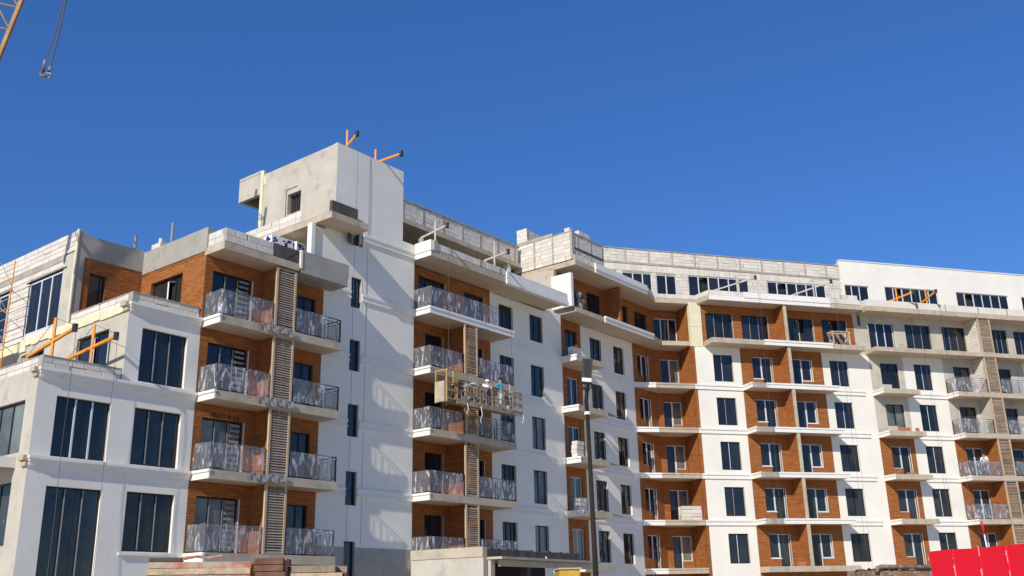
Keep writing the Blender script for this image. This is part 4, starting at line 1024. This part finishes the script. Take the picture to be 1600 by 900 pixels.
for k in range(6):
    bm = bmesh.new(); bmesh.ops.create_icosphere(bm, subdivisions=2, radius=.24)
    for v in bm.verts: v.co.z *= .62; v.co += Vector((rr.uniform(-.02, .02),)*3)
    me = bpy.data.meshes.new('bag'); bm.to_mesh(me); bm.free(); me.materials.append(MAT['grey_sack' if k % 2 else 'slab_raw'])
    o = bpy.data.objects.new('bag', me); link(o, F1.M @ Matrix.Translation((2.4+(k % 3)*.42, -1.9+rr.uniform(-.08, .08), PZ+.19+(k//3)*.26)), t)
for k, (x, lab) in enumerate(((1.55, 'small dented paint bucket at the left of the hanging platform deck'), (5.05, 'small paint bucket beside the blue-shirted worker'))):
    o = MB().tube([F1.at(x, 2.0, PZ+.05), F1.at(x, 2.0, PZ+.38)], [.12, .15], 12).build('bucket', 'shirt_white', W, smooth=False, label=lab, category='bucket')
o = rnd_tube([F1.at(1.3, 2.15, PZ+.85), F1.at(2.2, 2.1, PZ+1.12), F1.at(3.3, 2.05, PZ+.98)], .07, 'rolled_sheet', 'shirt_white', n=8, label='long pale rolled sheet lying on the rail of the hanging platform', category='roll')
for k, (x, dz) in enumerate(((1.5, .6), (2.55, .9), (5.95, .5))):
    o = rnd_tube([F1.at(x, 2.27, PZ), F1.at(x+.06, 2.3, PZ-dz*.5), F1.at(x-.05, 2.26, PZ-dz*.8), F1.at(x+.05, 2.28, PZ-dz)], .018, 'dangling_cable', 'shirt_white', n=5,
        label=('short pale cable dangling below the left part of the hanging platform', 'longer pale cable dangling below the middle of the hanging platform', 'short cable dangling from the right end of the hanging platform')[k], category='cable', group='cables dangling below the work platform')

# --- packs, stacks and clutter on balconies and terraces
def pack(s, w, l, dx, dy, dz, lab, rot=0):
    t = empty('insulation_pack', F1.at(s, w, Z(l)), D1+rot, label=lab, category='pack', group='printed insulation packs under the roof slab')
    M_ = WM[t.name]
    b = MB().box(0, dx, 0, dy, 0, dz).build('wrapper', 'pack_white', M_, t)
    pr = MB(); rr = random.Random(int(s*100))
    for k in range(9):
        x = rr.uniform(.02, dx-.26); z = rr.uniform(.03, dz-.18); q = rr.uniform(.08, .16)
        pr.hexa([(x, -.004-k*.0004, z), (x+q, -.004-k*.0004, z+.02), (x+q, .0, z+.02), (x, .0, z), (x+.04, -.004-k*.0004, z+q*.9), (x+q+.05, -.004-k*.0004, z+q), (x+q+.05, 0, z+q), (x+.04, 0, z+q*.9)])
    for k in range(5):
        y = rr.uniform(.02, dy-.25); z = rr.uniform(dz*.4, dz-.16); q = rr.uniform(.08, .15)
        pr.box(-.004-k*.0004, 0, y, y+q, z, z+q)
    pr.build('print', 'pack_purple', M_, t)
    MB().box(-.004, 0, dy*.25, dy*.7, .05, dz*.38).build('print', 'pack_green', M_, t)
    return t
pack(-7.9, -1.6, 6.0, 1.25, .62, .60, 'purple and white printed insulation pack, lowest left, behind the concrete parapet')
pack(-7.95, -1.6, 6.0+.605/3.1, 1.25, .62, .60, 'purple and white printed insulation pack in the middle of its pile')
pack(-7.85, -1.6, 6.0+1.21/3.1, 1.25, .62, .60, 'purple and white printed insulation pack in the third row of its pile')
pack(-7.9, -1.6, 6.0+1.815/3.1, 1.25, .62, .50, 'topmost purple and white printed pack of the left pile under the terrace slab')
for k in range(4): pack(-6.5, -1.5, 6.0+k*.585/3.1, .62, .6, .58, ('purple and white printed pack at the bottom of the right pile', 'purple and white printed pack second in the right pile', 'purple and white printed pack third in the right pile', 'tilted topmost purple printed pack of the right pile beside the column')[k], 0 if k < 3 else .12)
def block_stack(fr, s, w, l, nx, nz, lab, L_=.6, dep=.4, h=.25, nm='block_stack', rr=random.Random(9)):
    t = empty(nm, fr.at(s, w, Z(l)), fr.a, label=lab, category='block stack', group='loose aerated blocks stacked on balconies')
    me = block_mesh(L_-.02, h-.01, dep)
    for i in range(nx):
        for k in range(nz):
            if k == nz-1 and i == 0 and nz > 3: pass
            o = bpy.data.objects.new('block', me); link(o, WM[t.name] @ Matrix.Translation((i*L_+rr.uniform(-.02, .02), rr.uniform(-.03, .03), k*h)), t)
    return t
block_stack(F1, 13.6, .35, 4, 1, 4, 'pale wrapped block stack on the small balcony left of the lamp, third down', L_=.75)
block_stack(F1, 13.65, .35, 3, 1, 3, 'pale block stack on the lowest visible small balcony left of the lamp pole', L_=.75)
block_stack(F1, 13.6, .35, 6, 1, 2, 'pale rounded block pack on the topmost small balcony above the lamp', L_=.9, h=.3)
block_stack(F2, -1.45, -.35, 3, 2, 4, 'stack of white blocks on the concave corner balcony second from the bottom', L_=.72, h=.24)
block_stack(F1, 14.0, .2, 8.64, 1, 1, 'single white block left on the corner of the tall block screen on the roof', L_=.35, h=.42)
block_stack(F1, 14.75, .35, 8.64, 3, 1, 'row of three white blocks on top of the tall block screen on the roof', L_=.45, h=.38)
def bricks(fr, s, w, l, nx, nz, lab):
    t = empty('hollow_brick_stack', fr.at(s, w, Z(l)), fr.a, label=lab, category='brick stack', group='orange hollow bricks left on balconies')
    me = MB().box(0, .24, 0, .12, 0, .13).mesh('brick', 'hollow_brick')
    for i in range(nx):
        for k in range(nz):
            o = bpy.data.objects.new('brick', me); link(o, WM[t.name] @ Matrix.Translation((i*.255, random.uniform(-.01, .01), k*.14)), t)
bricks(F2, 15.35, 1.15, 5.005, 4, 2, 'row of orange hollow bricks at the left of the grey balcony under the roof storey')
bricks(F2, 16.85, 1.15, 5.005, 1, 2, 'two orange hollow bricks at the right of the same grey balcony')
bricks(F2, 15.6, 1.1, 4.005, 3, 1, 'low row of orange bricks on the first brown balcony below the grey ones')
bricks(F2, 6.1, 1.1, 2.005, 2, 2, 'small pile of orange bricks on the lowest balcony of the right wing')
bricks(F1, 3.0, .95, 4.005, 2, 2, 'small pile of orange bricks behind the film railing beside the middle louvre')
# dark clutter at the left end of the long loggia
t = empty('rubbish_heap', F1.at(14.3, .2, Z(7)), D1, label='dark heap of sacks and boards at the left end of the top brown loggia', category='heap')
rr = random.Random(12)
for k in range(9):
    bm = bmesh.new(); bmesh.ops.create_icosphere(bm, subdivisions=2, radius=rr.uniform(.18, .3))
    for v in bm.verts: v.co += Vector((rr.uniform(-.04, .04), rr.uniform(-.04, .04), rr.uniform(-.04, .04)))
    me = bpy.data.meshes.new('sack'); bm.to_mesh(me); bm.free(); me.materials.append(MAT[('iron', 'grey_sack', 'dark_concrete')[k % 3]])
    o = bpy.data.objects.new('sack', me); link(o, F1.M @ Matrix.Translation((14.1+(k % 3)*.42, -.15-(k % 2)*.12, Z(7)+.25+(k//3)*.38)), t)
for k in range(4): MB().bar(F1.at(14.1+k*.3, .3, Z(7)+.05), F1.at(14.5+k*.25, .1, Z(7)+1.2-.15*k), .035, .015).build('board', 'wood_tan', W, t)
# wooden trestle on the storey-seven slab
t = empty('wooden_trestle', F2.at(11.4, 1.0, Z(7)), D2, label='raw timber trestle with crossed legs on the top balcony of the right wing', category='trestle')
for x0, x1, nm in ((10.75, 12.25, 'side'),):
    for w_ in (.65, 1.15):
        MB().bar(F2.at(x0, w_, Z(7)+1.0), F2.at(x1, w_, Z(7)+1.0), .04).build('rail', 'lumber', W, t)
        for xx in (x0+.08, x1-.08): MB().bar(F2.at(xx, w_+.04, Z(7)), F2.at(xx, w_+.04, Z(7)+1.0), .04).build('leg', 'lumber', W, t)
        MB().bar(F2.at(x0+.2, w_+.02, Z(7)+.95), F2.at((x0+x1)/2, w_+.02, Z(7)+.05), .035).build('brace', 'lumber', W, t); MB().bar(F2.at(x1-.75, w_+.02, Z(7)+.95), F2.at(x1-.1, w_+.02, Z(7)+.08), .035).build('brace', 'lumber', W, t)
    for xx in (x0, x1):
        MB().bar(F2.at(xx, .6, Z(7)+.98), F2.at(xx, 1.2, Z(7)+.98), .04).build('rail', 'lumber', W, t)
        MB().bar(F2.at(xx, .65, Z(7)+.9), F2.at(xx, 1.15, Z(7)+.1), .03).build('brace', 'lumber', W, t)
# boards, sheets and rags on slab edges
for k, (fr, s, w, l, ln, lab) in enumerate(((F1, 16.5, .45, 5, 1.5, 'rusty sheet sticking out of the small balcony beside the lamp head'), (F1, 16.4, .45, 4, 1.4, 'planks sticking out of the small balcony beside the lamp pole'), (F1, 16.3, .45, 3, 1.7, 'bundle of long planks sticking out of the lowest small balcony beside the lamp pole'))):
    t = empty('plank_bundle', fr.at(s, w, Z(l)), fr.a, label=lab, category='planks', group='planks sticking out beyond balcony ends')
    for q in range(4): MB().bar(fr.at(s-.7, w-.12+.09*q, Z(l)+.04+.012*q), fr.at(s+ln, w-.3+.13*q, Z(l)-.06-.02*q), .05, .018).build('plank', ('slab_raw', 'rust', 'lumber', 'slab_raw')[q] , W, t)
for k, (s, l, lab) in enumerate(((-9.5, 5, 'grey rag hanging over the balcony edge by the top left louvre'), (-9.4, 4, 'grey rag draped by the louvre, second balcony from the top'), (-9.6, 3, 'torn pale film hanging from the balcony edge by the third louvre'))):
    fm = MB(); n = 12
    for i in range(n+1):
        for j in range(4):
            x = s-.9+i*.15; z = Z(l)+.03-j*.10-(.06*math.sin(i*1.4+k) if j == 3 else 0); fm.v.append((x, -1.30-.02*math.sin(i*2.1+j)-.01*j, z))
    for i in range(n):
        for j in range(3): a = i*4+j; fm.f.append((a, a+4, a+5, a+1))
    o = fm.build('rag', 'grey_sack', F1, label=lab, category='rag', group='rags hung over the balcony edges')

# --- scaffold at the left
def S1(s, d, z): p = O1+u1*s-n1*d; return Vector((p.x, p.y, z))
t = empty('scaffold', S1(-16.4, 8.5, Z(4)), D1, label='thin yellow tube scaffold tower at the left edge in front of the block wall', category='scaffold')
for d, s in ((8.4, -16.4), (8.4, -17.1), (10.4, -16.4), (10.4, -17.1), (12.4, -16.4)): MB().tube([S1(s, d, Z(4.0)), S1(s, d, Z(6.12))], .028).build('upright', 'orange_paint' if d < 9 else 'tan_metal', W, t)
for k in range(14):
    z = Z(4.0)+.25+k*.46; MB().tube([S1(-16.4, 8.4, z), S1(-16.4, 12.4, z)], .018, 5).build('rung', 'orange_paint' if k % 3 == 0 else 'tan_metal', W, t)
for k in range(5):
    z = Z(4.0)+.2+k*1.3; MB().tube([S1(-16.4, 8.4, z), S1(-17.1, 8.4, z+1.1)], .014, 5).build('brace', 'tan_metal', W, t); MB().tube([S1(-16.4, 8.4, z), S1(-16.4, 10.4, z+1.1)], .014, 5).build('brace', 'tan_metal', W, t)
MB().bar(S1(-16.8, 8.4, Z(5.0)), S1(-16.8, 12.4, Z(5.0)), .3, .03).build('deck', 'wood_tan', W, t)

# --- street lamp (floodlight on a tapering pole)
t = empty('street_lamp', (2.02, 26.93, 0), 0, label='tall brown street lamp pole with one upright grey lamp head', category='street lamp')
MB().tube([(2.02, 26.93, 0), (2.02, 26.93, 2.4), (1.99, 26.93, 6.6)], [.088, .072, .052], 12).build('pole', 'pole_paint', W, t, smooth=True)
MB().tube([(2.0, 26.93, .0), (2.0, 26.93, .35)], .16, 12).build('base_collar', 'pole_paint', W, t)
MB().tube([(1.99, 26.93, 6.58), (1.99, 26.93, 6.66)], .085, 12).build('pole_cap', 'white_trim', W, t)
MB().tube([(1.99, 26.93, 6.6), (1.97, 26.93, 6.95), (2.03, 26.93, 7.42)], [.06, .055, .045], 10).build('neck', 'pole_paint', W, t)
mb = MB(); 
for q in range(4): mb.box(1.88+q*.06, 1.90+q*.06, 26.83, 26.95, 7.24, 7.46)
mb.box(1.86, 2.10, 26.86, 26.98, 7.30, 7.34).tube([(2.14, 26.93, 7.3), (2.12, 26.93, 7.6)], .02, 6).build('bracket', 'iron', W, t)
HM = Matrix.Translation((2.0, 26.93, 7.46)) @ Matrix.Rotation(R(6), 4, 'Y') @ Matrix.Rotation(R(-10), 4, 'X')
hd = MB().box(-.135, .135, -.06, .08, 0, .68).box(-.145, .145, -.075, .10, .68, .71).build('lamp_head', 'lamp_grey', HM, t)
MB().box(-.10, .10, -.068, -.0601, .16, .66).build('lamp_glass', 'iron', HM, hd)
MB().box(-.13, .13, -.07, -.0601, .02, .13).build('reflector_plate', 'white_trim', HM, hd)
for q in range(2): MB().box(-.045+q*.07, -.03+q*.07, -.074, -.0685, .18, .64).build('lamp_rib', 'iron', HM, hd)

# --- crane jib and sling
t = empty('crane_jib', (-20.3, 34.6, 22), 0, label='orange lattice crane jib cutting the top left corner of the sky', category='crane')
a0, b0 = Vector((-20.35, 34.5, 22.0)), Vector((-19.45, 34.9, 27.4))
a1, b1 = a0+Vector((-1.05, .3, 1.0)), b0+Vector((-1.05, .3, 1.0)); a2, b2 = a0+Vector((-.5, 1.0, 1.0)), b0+Vector((-.5, 1.0, 1.0))
for a, b in ((a0, b0), (a1, b1), (a2, b2)): MB().bar(a-(b-a)*.6, b+(b-a)*.5, .075).build('chord', 'crane_paint', W, t)
for k in range(-2, 7):
    p, q, r_, s_ = a0.lerp(b0, k/5), a1.lerp(b1, (k+.5)/5), a0.lerp(b0, (k+1)/5), a2.lerp(b2, (k+.5)/5)
    for u_, v_ in ((p, q), (q, r_), (p, s_), (s_, r_)): MB().tube([u_, v_], .032, 6).build('lattice_brace', 'crane_paint', W, t)
t = empty('crane_sling', (-13.9, 26.55, 17.0), 0, label='dark two-leg wire sling with steel hook hanging in the sky at the top left', category='crane sling')
top = Vector((-13.75, 26.6, 21.5))
l1 = Vector((-14.06, 26.5, 17.75)); l2 = Vector((-13.92, 26.57, 17.58))
MB().tube([top+Vector((0, 0, 0)), Vector((-13.86, 26.58, 19.0)), l1], .016, 6).build('wire', 'rope', W, t)
MB().tube([top+Vector((.09, 0, 0)), Vector((-13.78, 26.6, 19.0)), l2], .026, 6).build('wire', 'rope', W, t)
MB().tube([l1, l1-Vector((.01, 0, .16))], .045, 8).build('ferrule', 'steel', W, t); MB().tube([l2, l2-Vector((0, 0, .14))], .038, 8).build('ferrule', 'steel', W, t)
def arc(c, r0, a0_, a1_, n=12): return [Vector((c[0]+r0*math.cos(R(a0_+(a1_-a0_)*i/n)), c[1], c[2]+r0*math.sin(R(a0_+(a1_-a0_)*i/n)))) for i in range(n+1)]
MB().tube([l1-Vector((.01, 0, .14))]+arc((-14.05, 26.5, 17.30), .09, 100, 330), [.03]+[.045]*9+[.03]*4, 8).build('hook', 'rust', W, t, smooth=True)
MB().tube(arc((-13.94, 26.57, 17.27), .085, 0, 360, 16), .028, 8).build('ring', 'steel', W, t, smooth=True)
MB().tube([l2-Vector((0, 0, .1)), Vector((-13.94, 26.57, 17.38))], .03, 8).build('shackle', 'iron', W, t)

# --- foreground: timber stack
t = empty('timber_stack', (-3.5, 11.5, 0), 0, label='big stack of sawn beams with red paint marks in the lower left foreground', category='timber stack')
A, Bq = Vector((-4.07, 11.29, 0)), Vector((-3.05, 11.60, 0)); d = (Bq-A).normalized(); ang = math.atan2(d.y, d.x); FT = Frame(A.x, A.y, ang)
rr = random.Random(5); z = 2.165; row = 0
while z > 0:
    h = .072; n = 8
    xoff = rr.uniform(-.03, .02)
    for k in range(n):
        ee = rr.uniform(-.03, .03); mt = 'lumber_red' if (row in (0, 2, 3) and k == 0) else 'lumber'
        o = MB().box(xoff, 1.08+rr.uniform(-.02, .02), k*.11, k*.11+.10, z-h, z-.006).build('beam', mt, FT.M @ Matrix.Rotation(rr.uniform(-.004, .004), 4, 'Y'), t)
    z -= h; row += 1
o = MB().box(.0, .36, .0, .25, 2.166, 2.205).build('sheet', 'dark_concrete', FT, t)
MB().tube([FT.at(.37, 0, 2.19), FT.at(.5, .02, 2.215), FT.at(.62, -.02, 2.20), FT.at(.78, .0, 2.22)], .016, 6).build('red_strap', 'lumber_red', W, t)
t = empty('timber_stack', (-2.95, 11.75, 0), 0, label='dark weathered beam ends stacked right beside the big timber stack', category='timber stack')
FT2 = Frame(-2.99, 11.64, R(5)); z = 2.20
while z > 0:
    for k in range(5): MB().box(.0+rr.uniform(-.01, .01), .33+rr.uniform(-.02, .02), k*.12, k*.12+.11, z-.075, z-.008).build('beam', 'lumber_dark' if rr.random() < .7 else 'lumber_red', FT2, t)
    z -= .075
t = empty('timber_stack', (-2.6, 12.9, 0), 0, label='low stack of pale beams behind the dark beam ends, right of the timber stack', category='timber stack')
FT3 = Frame(-3.25, 13.05, R(8)); z = 2.17
while z > 0:
    for k in range(4): MB().box(rr.uniform(-.02, .02), 1.0+rr.uniform(-.1, .1), k*.13, k*.13+.12, z-.09, z-.008).build('beam', 'lumber' if rr.random() < .6 else 'lumber_dark', FT3, t)
    z -= .09

# --- foreground: low concrete site building
cx, cy = -1.05, 30.98
dl = Vector((-3.11+1.05, 32.85-30.98)).normalized(); dr = Vector((2.15+1.05, 35.94-30.98)).normalized()
t = empty('site_building', (cx, cy, 0), math.atan2(dr.y, dr.x), label='low rough concrete site building with dark weathered edge in front of the middle balconies', category='site building')
FR = Frame(cx, cy, math.atan2(dr.y, dr.x))
llen = 2.78
MB().box(0, .2, 0, llen, 0, 3.37).build('end_wall', 'beige_plaster', FR, t)
MB().box(-.03, -.0, .0, llen, 3.08, 3.375).build('wall_coping', 'slab_raw', FR, t)
mb = MB(); rr = random.Random(8)
for k in range(30): mb.box(.2+k*.19, .39+k*.19, 0, .3, 3.08, 3.33+rr.uniform(-.02, .03))
mb.build('roof_edge', 'dark_concrete', FR, t)
MB().box(.2, 6.4, -.55, .3, 3.0, 3.07).build('canopy', 'slab_raw', FR, t)
MB().box(.5, 6.3, -.30, -.2, 2.80, 2.99).build('canopy_beam', 'beige_plaster', FR, t)
MB().box(.2, 6.2, 1.6, 1.8, 0, 3.0).build('back_wall', 'shade_black', FR, t)  # wall coloured near-black for the shade beneath the canopy
for x in (.25, 2.3, 4.6): MB().box(x, x+.22, -.1, .15, 0, 3.0).build('column', ('beige_plaster', 'rust', 'dark_concrete')[int(x) % 3], FR, t)
MB().box(.2, 6.4, .3, llen, 3.0, 3.07).build('roof_slab', 'concrete', FR, t)
MB().box(1.0, 2.2, 1.2, 1.5, 0, 2.75).build('door_panel', 'rust', FR, t)
o = MB().tube([FR.at(-.02, 0, 0), FR.at(-.02, 0, 1)], .01).v
pa = Vector((cx, cy, 0))+Vector((*dl, 0))*1.2+Vector((*(-dr*.12), 0))
o = MB().tube([pa+Vector((0, 0, 0)), pa+Vector((.0, 0, 3.08))], .022).tube([pa+Vector((-.35, .2, 1.8)), pa+Vector((0, 0, 3.05))], .02).build('steel_prop', 'iron', W, label='dark steel prop leaning on the end wall of the concrete site building', category='prop')
wp = [Vector((.9, 33.5, 3.15)), Vector((1.15, 33.45, 2.7)), Vector((1.4, 33.4, 2.2)), Vector((1.5, 33.4, 0))]
rnd_tube(wp, .02, 'loose_cable', 'shirt_white', n=5, label='pale loose cable hanging in front of the site building opening', category='cable')
t = empty('yellow_machine', (1.45, 29.9, 0), R(5), label='yellow site machine housing beside the foot of the street lamp', category='machine')
M_ = WM[t.name]
MB().box(-.30, .30, -.3, .8, .55, 2.60).build('housing', 'machine_yellow', M_, t); MB().box(-.26, .26, -.325, -.301, 1.2, 2.5).build('door', 'machine_yellow', M_, t); MB().box(-.34, .34, -.35, .85, 2.605, 2.65).build('lid', 'slab_raw', M_, t); MB().box(-.4, .4, -.4, .9, .35, .55).build('chassis', 'iron', M_, t)
for x in (-.12, .1): MB().box(x, x+.03, -.345, -.326, 2.38, 2.42).build('lock', 'iron', M_, t)
for x in (-.3, .22):
    for y in (-.25, .65): MB().tube([(x, y, .2), (x+.1, y, .2)], .2, 14).build('wheel', 'iron', M_, t)

# --- foreground: red metal fence
t = empty('red_fence', (4.8, 12.0, 0), 0, label='bright red corrugated metal site fence in the lower right corner', category='fence')
fp = [Vector((4.83, 12.07, 2.12)), Vector((5.19, 10.49, 2.10)), Vector((5.55, 8.91, 2.1))]
a, b = fp[0], fp[-1]; d = Vector((b.x-a.x, b.y-a.y, 0)); Lf = d.length; d.normalize(); FF = Frame(a.x, a.y, math.atan2(d.y, d.x))
x = 0; k = 0; rr = random.Random(2)
while x < Lf:
    wd = .92; mb = MB(); n = 2; T_ = lambda q: 2.12-.008*q+.006*math.sin(q*5)
    prof = []
    for i in range(n):
        xx = x+wd*i/n; prof += [(xx, 0), (xx+wd/n*.90, 0), (xx+wd/n*.94, -.010), (xx+wd/n*.97, -.010)]
    prof.append((x+wd, 0)); top = T_(x)
    for (xa, ya), (xb, yb) in zip(prof[:-1], prof[1:]):
        mb.hexa([(xa, ya, .05), (xb, yb, .05), (xb, yb+.004, .05), (xa, ya+.004, .05), (xa, ya, T_(xa)), (xb, yb, T_(xb)), (xb, yb+.004, T_(xb)), (xa, ya+.004, T_(xa))])
    mb.build('panel', 'red_sheet', FF.M @ Matrix.Translation((0, -.006*(k % 2), 0)), t)
    MB().box(x-.02, x+.02, .03, .07, 0, top-.05).build('post', 'red_sheet', FF, t)
    sc_ = MB()
    for q in range(7):
        zz = rr.uniform(1.35, 2.05); xx = x+rr.choice((.0, .0, .44, .44, .7))+rr.uniform(-.012, .012); sc_.box(xx, xx+rr.uniform(.004, .012), -.016, -.012, zz, zz+rr.uniform(.02, .14))
    sc_.build('scuff', 'scuffed_paint', FF, t, kind='stuff')
    for zz in (1.72, 2.02): MB().tube([FF.at(x+.44, .012, zz), FF.at(x+.44, .02, zz)], .009, 6).build('bolt', 'steel', W, t)
    x += wd-.03; k += 1
for z in (.5, 1.7): MB().box(0, Lf, .07, .1, z, z+.05).build('rail', 'red_sheet', FF, t)
rnd_tube([Vector((14.68, 31.8, 0)), Vector((14.54, 31.84, 3.45))], .024, 'white_pole', 'shirt_white', n=8, label='thin white pole with red tip rising behind the red fence', category='pole')
t_ = bpy.data.objects['white_pole']; rnd_tube([Vector((14.54, 31.84, 3.45)), Vector((14.52, 31.845, 3.86))], .03, 'red_tip', 'red_sheet', parent=t_, n=8)
# --- rusty container rim with planks, left of the fence
t = empty('rubble_skip', (10.4, 28.6, 0), R(10), label='rusty rubble skip with rolled rim and scrap boards, left of the red fence', category='skip')
FS = Frame(9.85, 28.35, R(12))
MB().box(0, 2.6, 0, 1.6, .2, 2.36).build('body', 'rust', FS, t)
MB().tube([FS.at(-.05, .05, 2.30), FS.at(.0, .05, 2.42), FS.at(.12, .05, 2.45), FS.at(2.6, .05, 2.40)], .06, 10).build('rim', 'rust', W, t, smooth=True)
for k in range(5): MB().bar(FS.at(.9+k*.18, -.1-.12*k, 2.42+.015*k), FS.at(2.5+.1*k, -.2-.1*k, 2.40+.035*k), .06, .02).build('board', ('lumber', 'slab_raw', 'lumber_dark', 'lumber', 'rust')[k], W, t)
bm = bmesh.new(); bmesh.ops.create_grid(bm, x_segments=20, y_segments=10, size=.5)
for v in bm.verts: v.co = Vector(((v.co.x+.5)*2.5, (v.co.y+.5)*1.5, random.uniform(0, .12)+.08*math.exp(-((v.co.x-.1)**2)*20)))
me = bpy.data.meshes.new('rubble'); bm.to_mesh(me); bm.free(); me.materials.append(MAT['lumber_dark']); o = bpy.data.objects.new('rubble', me); link(o, FS.M @ Matrix.Translation((.05, .05, 2.33)), t); o['kind'] = 'stuff'
